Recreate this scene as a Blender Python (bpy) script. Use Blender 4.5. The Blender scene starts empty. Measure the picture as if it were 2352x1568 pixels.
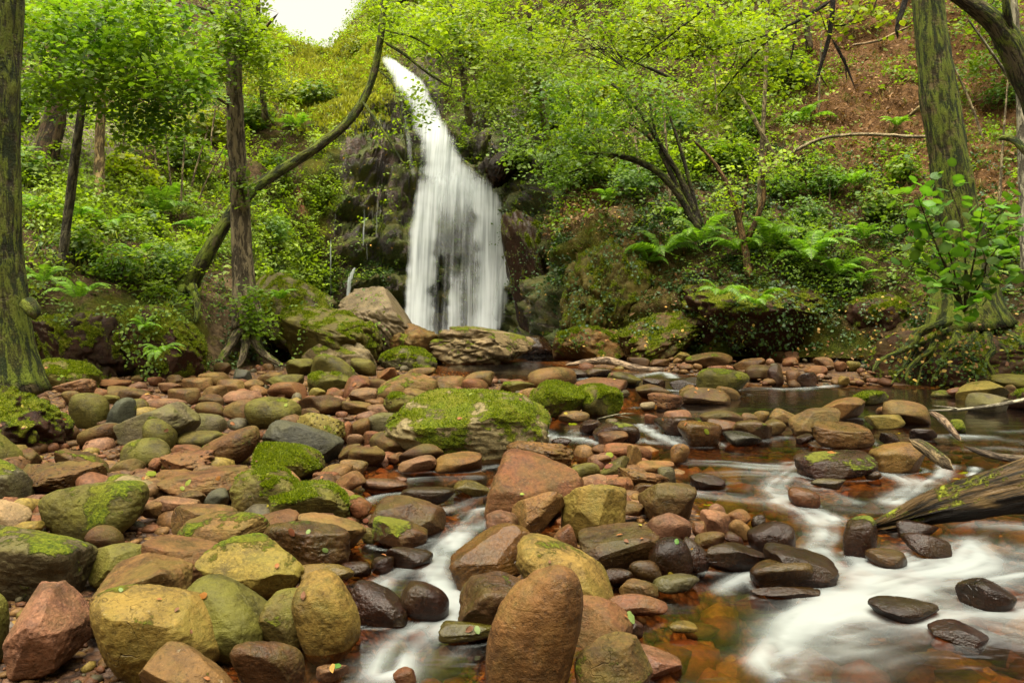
import bpy, bmesh, math, time
import numpy as np
from mathutils import Vector
from mathutils.bvhtree import BVHTree
T0 = time.time()
C = bpy.context.scene.collection
SC = bpy.context.scene
R = math.radians
rng = np.random.default_rng(7)

# ------------------------------------------------------------------ camera, sky, sun, exposure
F, CX, HOR, H = 1829.0, 1176.0, 690.0, 1.25      # focal length in photo units (2352 wide), horizon row, eye height
SLOPE = 0.02                                      # the stream bed climbs gently away
cam = bpy.data.cameras.new('camera'); camo = bpy.data.objects.new('camera', cam); C.objects.link(camo)
camo.location = (0, 0, H); camo.rotation_euler = (R(90), 0, 0)
cam.sensor_width = 36; cam.lens = 36 * F / 2352; cam.shift_y = (HOR - 784) / 2352; cam.clip_start = .05; cam.clip_end = 500
SC.camera = camo
w = bpy.data.worlds.new('World'); SC.world = w; w.use_nodes = True
nt = w.node_tree; bg = nt.nodes['Background']
sky = nt.nodes.new('ShaderNodeTexSky'); sky.sky_type = 'NISHITA'; sky.sun_disc = False
SUN_EL, SUN_ROT = 78, 205
sky.sun_elevation = R(SUN_EL); sky.sun_rotation = R(SUN_ROT); sky.dust_density = 6; sky.ozone_density = .4; sky.air_density = 1.0
hs = nt.nodes.new('ShaderNodeHueSaturation'); hs.inputs['Saturation'].default_value = .05
nt.links.new(sky.outputs[0], hs.inputs['Color']); tn = nt.nodes.new('ShaderNodeMix'); tn.data_type = 'RGBA'; tn.blend_type = 'MULTIPLY'; tn.inputs[0].default_value = 1; tn.inputs[7].default_value = (1, .95, .82, 1)   # overcast, cloudy white balance
nt.links.new(hs.outputs[0], tn.inputs[6]); nt.links.new(tn.outputs[2], bg.inputs['Color'])
bg.inputs['Strength'].default_value = .06
sl = bpy.data.lights.new('sun', 'SUN'); so = bpy.data.objects.new('sun', sl); C.objects.link(so)
sl.energy = 1.5; sl.angle = R(50); sl.color = (1, .92, .74)
e, a = R(SUN_EL), R(SUN_ROT)
so.rotation_euler = Vector((-math.cos(e)*math.sin(a), -math.cos(e)*math.cos(a), -math.sin(e))).to_track_quat('-Z', 'Y').to_euler()
so.location = (0, 0, 30)
SC.view_settings.view_transform = 'Standard'; SC.view_settings.look = 'None'; SC.view_settings.exposure = 2.5; SC.view_settings.gamma = 1
SC.view_settings.use_curve_mapping = False
SC.cycles.use_denoising = True; SC.cycles.max_bounces = 8; SC.cycles.transparent_max_bounces = 16
SC.cycles.diffuse_bounces = 3; SC.cycles.glossy_bounces = 3; SC.cycles.caustics_reflective = False; SC.cycles.caustics_refractive = False

# ------------------------------------------------------------------ helpers
def at(px, py, D):                                # photo point at a real distance -> world
    return np.array([(px-CX)/F*D, D, H-(py-HOR)/F*D])
def gd(py): return H / ((py-HOR)/F + SLOPE)       # distance at which the stream bed is met
def ground(px, py): return at(px, py, gd(py))
def proj(v): return CX + F*v[:, 0]/v[:, 1], HOR - F*(v[:, 2]-H)/v[:, 1]

_g = np.random.default_rng(3).normal(size=(256, 3)); _g /= np.linalg.norm(_g, axis=1)[:, None]
_perm = np.random.default_rng(4).permutation(256); _perm = np.concatenate([_perm]*3)
def perlin(p):
    p = np.asarray(p, float); i = np.floor(p).astype(int); f = p-i; i &= 255
    u = f*f*f*(f*(f*6-15)+10); out = 0
    for dx in (0, 1):
        for dy in (0, 1):
            for dz in (0, 1):
                h = _perm[_perm[_perm[(i[:, 0]+dx) & 255]+((i[:, 1]+dy) & 255)]+((i[:, 2]+dz) & 255)]
                g = _g[h]
                d = g[:, 0]*(f[:, 0]-dx)+g[:, 1]*(f[:, 1]-dy)+g[:, 2]*(f[:, 2]-dz)
                wx = u[:, 0] if dx else 1-u[:, 0]; wy = u[:, 1] if dy else 1-u[:, 1]; wz = u[:, 2] if dz else 1-u[:, 2]
                out = out + d*wx*wy*wz
    return out*1.6
def fbm(p, o=4, lac=2.1, gain=.5):
    s, a, t = 0, 1, 0
    p = np.asarray(p, float)
    for k in range(o):
        s = s+a*perlin(p+17.3*k); t += a; a *= gain; p = p*lac
    return s/t
def sm(x, a, b):
    t = np.clip((x-a)/(b-a), 0, 1); return t*t*(3-2*t)

def mesh(name, v, f, smooth=True, **attrs):       # v (N,3), f (M,k)
    me = bpy.data.meshes.new(name); v = np.asarray(v, np.float32); f = np.asarray(f, np.int32)
    me.vertices.add(len(v)); me.vertices.foreach_set('co', v.ravel())
    k = f.shape[1]; me.loops.add(f.size); me.loops.foreach_set('vertex_index', f.ravel())
    me.polygons.add(len(f)); me.polygons.foreach_set('loop_start', np.arange(len(f), dtype=np.int32)*k)
    me.polygons.foreach_set('use_smooth', np.full(len(f), smooth))
    for n, val in attrs.items():
        val = np.asarray(val, np.float32)
        if val.ndim == 1:
            at_ = me.attributes.new(n, 'FLOAT', 'POINT'); at_.data.foreach_set('value', val)
        else:
            at_ = me.attributes.new(n, 'FLOAT_COLOR', 'POINT')
            at_.data.foreach_set('color', np.concatenate([val, np.ones((len(val), 1), np.float32)], 1).ravel())
    me.update(calc_edges=True); me.validate()
    return me
def obj(name, me, mat=None, parent=None, loc=None, **props):
    o = bpy.data.objects.new(name, me); C.objects.link(o)
    if me is not None and mat is not None and not me.materials: me.materials.append(mat)
    if parent is not None: o.parent = parent
    if loc is not None: o.location = loc
    for k, v in props.items(): o[k] = v
    return o
def thing(name, label, cat, loc=(0, 0, 0), group=None, **props):
    o = obj(name, None, None, None, loc, label=label, category=cat, **props); o.empty_display_size = .1
    if group: o['group'] = group
    return o
def grid_faces(nu, nv):
    i = np.arange((nu-1)*(nv-1)); r, c = i//(nv-1), i % (nv-1); b = r*nv+c
    return np.stack([b, b+1, b+nv+1, b+nv], 1)
_ico = {}
def ico(n):
    if n not in _ico:
        bm = bmesh.new(); bmesh.ops.create_icosphere(bm, subdivisions=n, radius=1)
        _ico[n] = (np.array([v.co for v in bm.verts]), np.array([[v.index for v in f.verts] for f in bm.faces])); bm.free()
    return _ico[n]

# ------------------------------------------------------------------ materials
class N:
    def __init__(s, name):
        s.m = bpy.data.materials.new(name); s.m.use_nodes = True; s.t = s.m.node_tree; s.t.nodes.clear()
        s.out = s.t.nodes.new('ShaderNodeOutputMaterial')
    def n(s, typ, **kw):
        nd = s.t.nodes.new('ShaderNode'+typ)
        for k, v in kw.items(): setattr(nd, k, v)
        return nd
    def put(s, sock, v):
        if isinstance(v, bpy.types.NodeSocket): s.t.links.new(v, sock)
        elif v is not None:
            if isinstance(v, tuple) and len(v) == 3 and sock.type == 'RGBA': v = (*v, 1)
            sock.default_value = v
    def coord(s): return s.n('TexCoord').outputs['Object']
    def geo(s, k): return s.n('NewGeometry').outputs[k]
    def attr(s, name, typ='GEOMETRY', out='Fac'):
        a = s.n('Attribute', attribute_type=typ, attribute_name=name); return a.outputs[out]
    def map(s, v, scale=(1, 1, 1), loc=None):
        m = s.n('Mapping'); s.put(m.inputs['Vector'], v); s.put(m.inputs['Scale'], scale)
        if loc is not None: s.put(m.inputs['Location'], loc)
        return m.outputs[0]
    def noise(s, v, scale, detail=4, rough=.55, out='Fac', dist=0):
        x = s.n('TexNoise'); s.put(x.inputs['Vector'], v); s.put(x.inputs['Scale'], scale); s.put(x.inputs['Detail'], detail); s.put(x.inputs['Roughness'], rough); s.put(x.inputs['Distortion'], dist)
        return x.outputs[out]
    def vor(s, v, scale, feature='DISTANCE_TO_EDGE', out='Distance'):
        x = s.n('TexVoronoi', feature=feature); s.put(x.inputs['Vector'], v); s.put(x.inputs['Scale'], scale); return x.outputs[out]
    def ma(s, op, a, b=None, c=None, clamp=False):
        x = s.n('Math', operation=op, use_clamp=clamp); s.put(x.inputs[0], a); s.put(x.inputs[1], b); s.put(x.inputs[2], c); return x.outputs[0]
    def ramp(s, v, lo, hi, a=0., b=1.):
        x = s.n('MapRange'); x.interpolation_type = 'SMOOTHSTEP'
        for i, q in enumerate((v, lo, hi, a, b)): s.put(x.inputs[i], q)
        return x.outputs[0]
    def mix(s, f, a, b, blend='MIX'):
        x = s.n('Mix', data_type='RGBA', blend_type=blend); s.put(x.inputs[0], f); s.put(x.inputs[6], a); s.put(x.inputs[7], b); return x.outputs[2]
    def sep(s, v):
        x = s.n('SeparateXYZ'); s.put(x.inputs[0], v); return x.outputs
    def comb(s, a, b, c):
        x = s.n('CombineXYZ'); s.put(x.inputs[0], a); s.put(x.inputs[1], b); s.put(x.inputs[2], c); return x.outputs[0]
    def bump(s, h, st=.5, d=.02, nrm=None):
        x = s.n('Bump'); s.put(x.inputs['Height'], h); s.put(x.inputs['Strength'], st); s.put(x.inputs['Distance'], d); s.put(x.inputs['Normal'], nrm); return x.outputs[0]
    def bsdf(s, col, rough=.6, nrm=None, spec=.5, **kw):
        x = s.n('BsdfPrincipled'); s.put(x.inputs['Base Color'], col); s.put(x.inputs['Roughness'], rough); s.put(x.inputs['Normal'], nrm); s.put(x.inputs['Specular IOR Level'], spec)
        for k, v in kw.items(): s.put(x.inputs[k.replace('_', ' ')], v)
        return x.outputs[0]
    def mixs(s, f, a, b):
        x = s.n('MixShader'); s.put(x.inputs[0], f); s.t.links.new(a, x.inputs[1]); s.t.links.new(b, x.inputs[2]); return x.outputs[0]
    def done(s, sh): s.t.links.new(sh, s.out.inputs['Surface']); return s.m

def rock_mat():
    s = N('stone'); oi = s.n('ObjectInfo'); c = s.coord()
    rnd = s.ma('MULTIPLY', oi.outputs['Random'], 37.0)
    v = s.map(c, (1, 1, 1), s.comb(rnd, s.ma('MULTIPLY', rnd, 1.7), rnd))
    base = oi.outputs['Color']; wet = s.attr('wet', 'OBJECT'); algae = s.attr('algae', 'OBJECT'); pit = s.attr('pit', 'OBJECT')
    big = s.noise(v, 3.5, 4, .6); mid = s.noise(v, 14, 6, .65); fine = s.noise(v, 70, 4, .7); vf = s.noise(v, 230, 2, .6)
    strat = s.noise(s.map(v, (2, 2, 14)), 2.2, 5, .6, dist=.6)
    col = s.mix(s.ramp(big, .35, .68), s.mix(1, base, (.5, .46, .42), 'MULTIPLY'), s.mix(1, base, (1.25, 1.2, 1.1), 'MULTIPLY'))
    col = s.mix(s.ramp(mid, .38, .66, 0, .55), col, s.mix(1, base, (1.3, 1.18, .95), 'MULTIPLY'))
    col = s.mix(s.ramp(strat, .52, .7, 0, .4), col, s.mix(1, base, (.5, .44, .42), 'MULTIPLY'))
    col = s.mix(s.ramp(fine, .5, .68, 0, .6), col, s.mix(1, base, (1.7, 1.55, 1.35), 'MULTIPLY'))
    col = s.mix(s.ramp(fine, .47, .32, 0, .75), col, s.mix(1, base, (.35, .31, .28), 'MULTIPLY'))
    stn = s.noise(v, 2.3, 6, .7, dist=.8); col = s.mix(s.ramp(stn, .5, .62, 0, .6), col, s.mix(1, col, (.42, .4, .34), 'MULTIPLY'))
    sp = s.ramp(s.noise(v, 33, 3, .75), .66, .74, 0, .4); col = s.mix(sp, col, s.mix(.6, col, (.36, .32, .2)))
    nz = s.sep(s.geo('Normal'))[2]
    al = s.ma('MULTIPLY', s.ma('MULTIPLY', s.ramp(s.noise(v, 5, 5, .65), .4, .6), s.ramp(nz, -.3, .5)), algae)
    col = s.mix(al, col, s.mix(.7, col, (.1, .095, .012)))
    # pits and cracks
    cr = s.vor(s.map(s.noise(v, 4, 3, .6, 'Color'), (.5, .5, .5), v), 5)
    crk = s.ma('MULTIPLY', s.ramp(cr, .016, 0), s.ramp(s.noise(v, 2.2, 2), .55, .7))
    col = s.mix(s.ma('MULTIPLY', crk, .5), col, (.03, .022, .016))
    pm = s.ma('MULTIPLY', s.ramp(s.vor(v, 26, 'F1'), .33, .12), pit)
    col = s.mix(s.ma('MULTIPLY', pm, .7), col, (.03, .02, .014))
    # moss
    mo = s.attr('moss'); mn = s.noise(v, 22, 6, .75)
    mf = s.ramp(s.ma('ADD', mo, s.ma('MULTIPLY', s.ma('SUBTRACT', mn, .5), 1.5)), .42, .62)
    mcol = s.mix(s.ramp(s.noise(v, 60, 4, .7), .3, .7), (.024, .042, .003), (.14, .165, .008))
    mcol = s.mix(s.ramp(s.noise(v, 6, 3), .4, .65), mcol, s.mix(.6, mcol, (.13, .12, .012)))
    col = s.mix(s.ma('MULTIPLY', wet, s.ma('SUBTRACT', 1, mf), clamp=True), col, s.mix(1, col, (.5, .44, .4), 'MULTIPLY'))
    col = s.mix(mf, col, mcol)
    rg = s.ma('SUBTRACT', s.ramp(mid, .3, .7, .5, .72), s.ma('MULTIPLY', wet, .5))
    rg = s.ma('MAXIMUM', s.ma('ADD', rg, s.ma('MULTIPLY', mf, .6)), .12)
    h = s.ma('ADD', s.ma('MULTIPLY', mid, .9), s.ma('MULTIPLY', fine, .5)); h = s.ma('ADD', h, s.ma('MULTIPLY', strat, .5)); h = s.ma('ADD', h, s.ma('MULTIPLY', vf, .12))
    h = s.ma('SUBTRACT', h, s.ma('MULTIPLY', crk, .7)); h = s.ma('SUBTRACT', h, s.ma('MULTIPLY', pm, .9))
    h = s.ma('ADD', h, s.ma('MULTIPLY', mf, s.ma('ADD', s.ma('MULTIPLY', s.noise(v, 90, 3, .8), 2.2), .5)))
    return s.done(s.bsdf(col, rg, s.bump(h, .8, .014), s.ma('MULTIPLY_ADD', wet, .12, .17)))
M_ROCK = rock_mat()

def terrain_mat():
    s = N('hillside'); c = s.coord(); col = s.attr('Col', out='Color'); wet = s.attr('wet'); moss = s.attr('moss')
    a = s.noise(c, 1.6, 6, .65); b = s.noise(c, 9, 6, .7); d = s.noise(c, 40, 4, .7)
    k = s.mix(s.ramp(b, .3, .7), s.mix(1, col, (.45, .43, .4), 'MULTIPLY'), s.mix(1, col, (1.45, 1.4, 1.3), 'MULTIPLY'))
    k = s.mix(s.ramp(d, .5, .8, 0, .6), k, s.mix(1, col, (1.9, 1.7, 1.4), 'MULTIPLY'))
    mf = s.ramp(s.ma('ADD', moss, s.ma('SUBTRACT', s.noise(c, 3.5, 6, .72), .5)), .4, .6)
    mc = s.mix(s.ramp(s.noise(c, 30, 4, .7), .3, .7), (.022, .036, .004), (.11, .13, .012))
    mc = s.mix(s.ramp(a, .42, .62), mc, s.mix(.55, mc, (.14, .11, .012)))
    k = s.mix(mf, k, mc)
    h = s.ma('ADD', s.ma('MULTIPLY', b, 1.2), s.ma('MULTIPLY', d, .5)); h = s.ma('ADD', h, s.ma('MULTIPLY', mf, s.noise(c, 45, 3, .8)))
    rg = s.ma('SUBTRACT', .8, s.ma('MULTIPLY', s.ma('MULTIPLY', wet, s.ma('SUBTRACT', 1, mf)), .52))
    return s.done(s.bsdf(k, rg, s.bump(h, .9, .1), s.ma('MULTIPLY_ADD', wet, .4, .1)))
M_TERR = terrain_mat()

def bed_mat():
    s = N('gravel'); c = s.coord()
    cells = s.vor(c, 28, 'F1', 'Color'); dist = s.vor(c, 28, 'F1'); n = s.noise(c, 3, 5, .6)
    hsv = s.sep(cells)
    k = s.mix(hsv[0], (.07, .03, .012), (.15, .075, .026)); k = s.mix(s.ramp(hsv[1], .6, 1), k, (.24, .14, .028)); k = s.mix(s.ramp(hsv[2], .7, 1), k, (.1, .09, .075))
    k = s.mix(s.ramp(n, .4, .65, 0, .7), k, (.085, .042, .025)); k = s.mix(s.ramp(dist, .35, .75), k, (.03, .016, .01))
    h = s.ma('ADD', s.ma('MULTIPLY', dist, -1), s.ma('MULTIPLY', s.noise(c, 120, 3), .3))
    return s.done(s.bsdf(k, .6, s.bump(h, .8, .03), .2))
M_BED = bed_mat()

def leaf_mat(name, trans=.48, rough=.5):
    s = N(name); k = s.attr('Col', out='Color')
    oi = s.n('ObjectInfo')
    k = s.mix(1, k, oi.outputs['Color'], 'MULTIPLY')
    tr = s.n('BsdfTranslucent'); s.put(tr.inputs[0], s.mix(1, k, (1.25, 1.3, .5), 'MULTIPLY'))
    return s.done(s.mixs(trans, s.bsdf(k, rough, None, .35), tr.outputs[0]))
M_LEAF = leaf_mat('leaf'); M_DRY = leaf_mat('dry_leaf', .15, .7); M_IVY = leaf_mat('glossy_leaf', .25, .5)

def bark_mat():
    s = N('bark'); c = s.coord(); oi = s.n('ObjectInfo'); base = oi.outputs['Color']
    uv = s.attr('bark', out='Vector'); moss = s.attr('moss', 'OBJECT')
    v = s.map(uv, (1, 1, .22))
    a = s.ramp(s.noise(v, 18, 6, .7, dist=.4), .32, .68); b = s.noise(c, 5, 5, .65); d = s.noise(c, 60, 4, .7)
    k = s.mix(s.ramp(a, .35, .65), s.mix(1, base, (.35, .32, .3), 'MULTIPLY'), s.mix(1, base, (1.35, 1.3, 1.2), 'MULTIPLY'))
    k = s.mix(s.ramp(s.noise(c, 9, 4, .7), .6, .72, 0, .6), k, (.34, .33, .26))
    nz = s.sep(s.geo('Normal'))[2]
    mf = s.ramp(s.ma('ADD', s.ma('ADD', moss, s.ma('MULTIPLY', nz, .3)), s.ma('MULTIPLY', s.ma('SUBTRACT', s.noise(c, 4.5, 6, .72), .5), 1.6)), .3, .55)
    mc = s.mix(s.ramp(s.ma('MULTIPLY', s.ma('ADD', d, a), .5), .36, .62), (.018, .03, .003), (.17, .22, .016)); mc = s.mix(s.ramp(b, .45, .6), mc, s.mix(.3, mc, (.12, .09, .015)))
    k = s.mix(mf, k, mc)
    h = s.ma('ADD', a, s.ma('MULTIPLY', mf, s.ma('ADD', .3, d)))
    return s.done(s.bsdf(k, .8, s.bump(h, 1, .05), .25))
M_BARK = bark_mat()

def log_mat():
    s = N('rotten_wood'); c = s.coord(); uv = s.attr('bark', out='Vector')
    g = s.noise(s.map(uv, (1, 1, .09)), 30, 6, .7, dist=.5); b = s.noise(c, 5, 5, .6); nz = s.sep(s.geo('Normal'))[2]
    k = s.mix(s.ramp(g, .4, .6), (.008, .006, .003), (.085, .052, .02)); k = s.mix(s.ramp(b, .5, .65), k, s.mix(.5, k, (.16, .1, .03)))
    k = s.mix(s.ramp(s.ma('ADD', nz, s.ma('MULTIPLY', s.ma('SUBTRACT', b, .5), .8)), .15, -.2), k, (.014, .011, .009))  # downward faces go near-black: the log's underside shade put into its colour
    mf = s.ma('MULTIPLY', s.ramp(s.noise(c, 8, 6, .75), .52, .62), s.ramp(nz, .1, .6))
    k = s.mix(mf, k, s.mix(s.noise(c, 70, 3), (.06, .08, .006), (.26, .28, .02)))
    return s.done(s.bsdf(k, s.ramp(b, .3, .7, .3, .6), s.bump(s.ma('ADD', g, s.ma('MULTIPLY', mf, .5)), 1, .03), .15))
M_LOG = log_mat()

def water_mat():
    s = N('stream_water'); c = s.coord(); foam = s.attr('foam'); flow = s.attr('flow', out='Vector')
    n1 = s.noise(s.map(flow, (6, .9, 1)), 1.5, 2, .5); n2 = s.noise(s.map(flow, (26, 2.2, 1)), 1.4, 3, .6); n3 = s.noise(s.map(c, (1, 1.6, 1)), 2.6, 3, .5)
    st = s.ma('ADD', s.ma('MULTIPLY', n1, .85), s.ma('MULTIPLY', n2, .14)); st = s.ma('ADD', n3, s.ma('MULTIPLY', foam, .5))
    f = s.ramp(s.ma('MULTIPLY', foam, s.ramp(n3, .25, .7, .55, 1.25)), .06, 1.1, 0, .74)
    h = s.noise(s.map(c, (1, 2.5, 1)), 3.0, 3, .5)
    nr = s.bump(h, .16, .05)
    tr = s.n('BsdfTransparent'); deep = s.attr('deep'); s.put(tr.inputs[0], s.mix(deep, (.70, .48, .27), (.25, .17, .095)))
    gl = s.n('BsdfGlossy'); s.put(gl.inputs['Color'], (1, 1, 1, 1)); s.put(gl.inputs['Roughness'], .12); s.put(gl.inputs['Normal'], nr)
    fr = s.n('Fresnel'); s.put(fr.inputs[0], 1.33); s.put(fr.inputs['Normal'], nr)
    clear = s.mixs(s.ma('MULTIPLY', fr.outputs[0], s.ma('MULTIPLY_ADD', deep, .4, .17)), tr.outputs[0], gl.outputs[0])
    df = s.bsdf((.27, .295, .29), .6, s.bump(st, .2, .03), .2)
    return s.done(s.mixs(f, clear, df))
M_WATER = water_mat()

def fall_mat():
    s = N('falling_water'); v = s.attr('flow', out='Vector'); den = s.attr('foam'); oi = s.n('ObjectInfo')
    off = s.ma('MULTIPLY', oi.outputs['Random'], 50)
    v = s.map(v, (1, 1, 1), s.comb(off, off, 0))
    a = s.noise(s.map(v, (2.6, .1, 1)), 2.0, 5, .62); b = s.noise(s.map(v, (9, .2, 1)), 2.0, 4, .6); cc = s.noise(v, .8, 3, .5)
    st = s.ma('ADD', s.ma('MULTIPLY', a, .85), s.ma('ADD', s.ma('MULTIPLY', b, .6), s.ma('MULTIPLY', cc, .45)))
    f = s.ramp(s.ma('SUBTRACT', s.ma('ADD', st, s.ma('MULTIPLY', den, 1.5)), 1.75), -.15, .8, 0, .9)
    f = s.ma('MULTIPLY', f, s.ramp(den, 0, .3))
    tr = s.n('BsdfTransparent')
    d = s.n('BsdfDiffuse'); tone = s.mix(s.ramp(st, .62, 1.15), (.44, .48, .49), (.86, .9, .91)); s.put(d.inputs[0], tone); t2 = s.n('BsdfTranslucent'); s.put(t2.inputs[0], tone)
    return s.done(s.mixs(f, tr.outputs[0], s.mixs(.55, d.outputs[0], t2.outputs[0])))
M_FALL = fall_mat()

# ------------------------------------------------------------------ the gorge: hillsides and cliff, one lofted sheet
COLS = {-1500: [(1500, 4), (1200, 5), (800, 7), (400, 12), (0, 18), (-500, 30)],
 -500: [(1000, 8), (860, 8.8), (650, 10), (400, 13), (100, 17.5), (-300, 26)],
 0: [(880, 10.3), (780, 10.7), (640, 11), (560, 12), (450, 14), (250, 18), (0, 23), (-300, 30)],
 250: [(890, 10.9), (740, 11.3), (690, 11.6), (600, 12.3), (480, 14.5), (300, 18), (100, 23), (-300, 32)],
 450: [(870, 11.4), (780, 11.9), (700, 12.4), (640, 13.2), (560, 15), (430, 18), (250, 21.5), (60, 26), (-160, 32)],
 560: [(860, 12), (760, 13), (640, 14.2), (560, 15.5), (430, 18.3), (250, 21.8), (80, 26), (0, 29), (-30, 31)],
 630: [(850, 13), (700, 15), (620, 16.5), (500, 18.5), (380, 20), (250, 22), (130, 25.5), (84, 29), (74, 31), (110, 35)],
 690: [(850, 14), (690, 18), (600, 18.6), (400, 19.6), (250, 22), (165, 25.5), (130, 29), (120, 31), (150, 35)],
 770: [(850, 16), (700, 19), (500, 19.8), (350, 20.5), (200, 23), (160, 26), (134, 29), (120, 31), (150, 35)],
 800: [(850, 16.5), (700, 19.1), (500, 19.8), (350, 20.5), (200, 23), (145, 26), (110, 29), (86, 31), (120, 35)],
 860: [(850, 18), (700, 19.5), (500, 20), (300, 21.2), (200, 22.0), (130, 23.2), (85, 27), (40, 31), (-20, 33)],
 900: [(850, 18), (700, 19.5), (500, 20), (300, 21.3), (200, 22.1), (130, 23.2), (70, 27), (0, 31), (-300, 37)],
 1000: [(850, 18.5), (700, 20), (440, 20.6), (395, 21.1), (300, 21.6), (180, 22.6), (115, 24.5), (40, 28.5), (-300, 36)],
 1150: [(850, 18.5), (700, 19.3), (500, 20), (400, 20.8), (330, 21.5), (200, 23), (50, 26), (-300, 33)],
 1240: [(850, 16), (700, 17.5), (500, 18.3), (350, 19.3), (200, 21.5), (0, 26), (-300, 32)],
 1310: [(830, 14.4), (650, 14.6), (550, 15), (470, 16), (330, 18), (150, 22), (-50, 26), (-300, 31)],
 1500: [(830, 13.6), (640, 14), (560, 14.6), (450, 16), (300, 18.5), (100, 22), (-100, 26), (-300, 30)],
 1800: [(825, 13), (680, 13.2), (580, 14), (450, 15.5), (300, 17.5), (100, 20.5), (-100, 24), (-300, 28)],
 2050: [(820, 12.1), (740, 12.4), (650, 13), (500, 14.5), (300, 16.5), (100, 19), (-300, 26)],
 2352: [(880, 9.9), (800, 10.2), (700, 10.8), (600, 12), (450, 13.5), (200, 17), (-300, 24)],
 2800: [(960, 8), (800, 8.5), (600, 10), (400, 12), (100, 16), (-300, 22)],
 4000: [(1500, 4), (1200, 5), (800, 7), (400, 12), (0, 18), (-500, 30)]}
NV = 230
keys = sorted(COLS); prof = []
for k in keys:
    p = np.array([at(k, py, D) for py, D in COLS[k]]); s = np.r_[0, np.cumsum(np.linalg.norm(np.diff(p, axis=0), axis=1))]
    q = np.linspace(0, 1, NV)**1.15*s[-1]; prof.append(np.stack([np.interp(q, s, p[:, i]) for i in range(3)], 1))
prof = np.array(prof)
us = np.unique(np.concatenate([np.linspace(-1500, -100, 30), np.linspace(-100, 2450, 440), np.linspace(2450, 4000, 30)]))
ki = np.array(keys, float)
TV = np.empty((len(us), NV, 3))
for j in range(NV):
    for c_ in range(3):
        # direction ratios are interpolated, then smoothed across columns
        y = np.interp(us, ki, prof[:, j, c_]) if c_ else None
        if c_: TV[:, j, c_] = y
    TV[:, j, 0] = (us-CX)/F*TV[:, j, 1]
ker = np.array([1, 2, 3, 4, 3, 2, 1.]); ker /= ker.sum()
for c_ in (1, 2):
    pad = np.pad(TV[:, :, c_], ((3, 3), (0, 0)), 'edge'); TV[:, :, c_] = sum(ker[i]*pad[i:i+len(us)] for i in range(7))
    pad = np.pad(TV[:, :, c_], ((0, 0), (3, 3)), 'edge'); TV[:, :, c_] = sum(ker[i]*pad[:, i:i+NV] for i in range(7))
TV[:, :, 0] = ((us-CX)/F)[:, None]*TV[:, :, 1]
V = TV.reshape(-1, 3).copy()
def gnorm(V):
    g = V.reshape(len(us), NV, 3); du = np.gradient(g, axis=0); dv = np.gradient(g, axis=1)
    n = np.cross(du, dv).reshape(-1, 3); n /= np.linalg.norm(n, axis=1)[:, None]+1e-9
    n[(n[:, 1] > 0) & (n[:, 2] < .2)] *= -1; n[n[:, 2] < -.3] *= -1
    return n
def blob(px, py, cx, cy, rx, ry, soft=.35):
    d = np.sqrt(((px-cx)/rx)**2+((py-cy)/ry)**2); return 1-sm(d, 1-soft, 1+soft)
nrm = gnorm(V); px, py = proj(V)
wob = fbm(V*.5, 3)*60; px2 = px+wob; py2 = py+fbm(V*.5+9, 3)*50
cliff = np.maximum.reduce([blob(px2, py2, 1000, 640, 210, 250), blob(px2, py2, 880, 420, 110, 200), blob(px2, py2, 1160, 400, 120, 170), blob(px2, py2, 960, 260, 60, 110), blob(px2, py2, 1230, 700, 90, 200)])
butt = np.maximum(blob(px2, py2, 1410, 660, 160, 190), blob(px2, py2, 1700, 760, 330, 70)*.8)
rocky = np.maximum(cliff, butt)
led = fbm(np.stack([V[:, 0]*.6+V[:, 2]*.25, V[:, 1]*.4, V[:, 2]*1.5-V[:, 0]*.5], 1), 5)
disp = fbm(V*.45, 5)*.8*(1-rocky)+led*1.0*rocky+fbm(V*2.2, 4)*.22
rid = 1-np.abs(fbm(V*1.1+5, 4))*2.2
lay = fbm(np.stack([V[:, 0]*.9+V[:, 2]*.5, V[:, 1]*.9, V[:, 2]*2.6-V[:, 0]*.9], 1)+3, 4); disp += rocky*rid*.12+cliff*(np.round(lay*5)/5*.55+(.5-np.abs(lay))*.25)
disp += rocky*(1-np.abs(fbm(V*3.1+2, 3))*3)*.13
far = np.clip((V[:, 1]-9)/8, .35, 1)
V += nrm*(disp*far)[:, None]
nrm = gnorm(V)
col = np.tile([.075, .05, .026], (len(V), 1))
def paint(mask, c): global col; col = col*(1-mask[:, None])+np.array(c)*mask[:, None]
litter = np.maximum.reduce([blob(px2, py2, 2110, 210, 330, 260), blob(px2, py2, 1990, 60, 200, 120), blob(px2, py2, 2330, 380, 120, 140), blob(px2, py2, 1330, 480, 60, 60)])
paint(litter, (.115, .062, .026))
paint(blob(px2, py2, 150, 330, 130, 160)*.8, (.2, .18, .14))
paint(cliff, (.055, .044, .035)); paint(cliff*sm(fbm(V*1.6+7, 3), .1, .4)*.7, (.1, .065, .05)); paint(butt, (.1, .07, .028))
paint(blob(px2, py2, 715, 470, 35, 50), (.2, .085, .05)); paint(blob(px2, py2, 850, 350, 90, 30)*.5, (.14, .08, .06)); paint(blob(px2, py2, 860, 440, 90, 30)*.6, (.14, .09, .075))
paint(blob(px2, py2, 830, 85, 60, 50)*.8, (.14, .1, .05))
path = blob(px+wob*.5, py+wob*.3, 500, 715, 46, 95, .7)*.7; paint(path, (.17, .12, .07))
paint(blob(px2, py2, 1400, 600, 120, 60)*.5, (.12, .08, .015))
moss = .42+.0*px
moss = moss-.5*litter-.4*path+cliff*(-.08)
moss += .5*blob(px2, py2, 760, 170, 130, 90)+.55*blob(px2, py2, 735, 420, 40, 110)+.25*blob(px2, py2, 300, 780, 250, 90)+.2*blob(px2, py2, 1340, 600, 60, 120)+.2*blob(px2, py2, 1650, 760, 350, 60)+.5*sm(nrm[:, 2], .1, .7)*cliff
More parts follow.
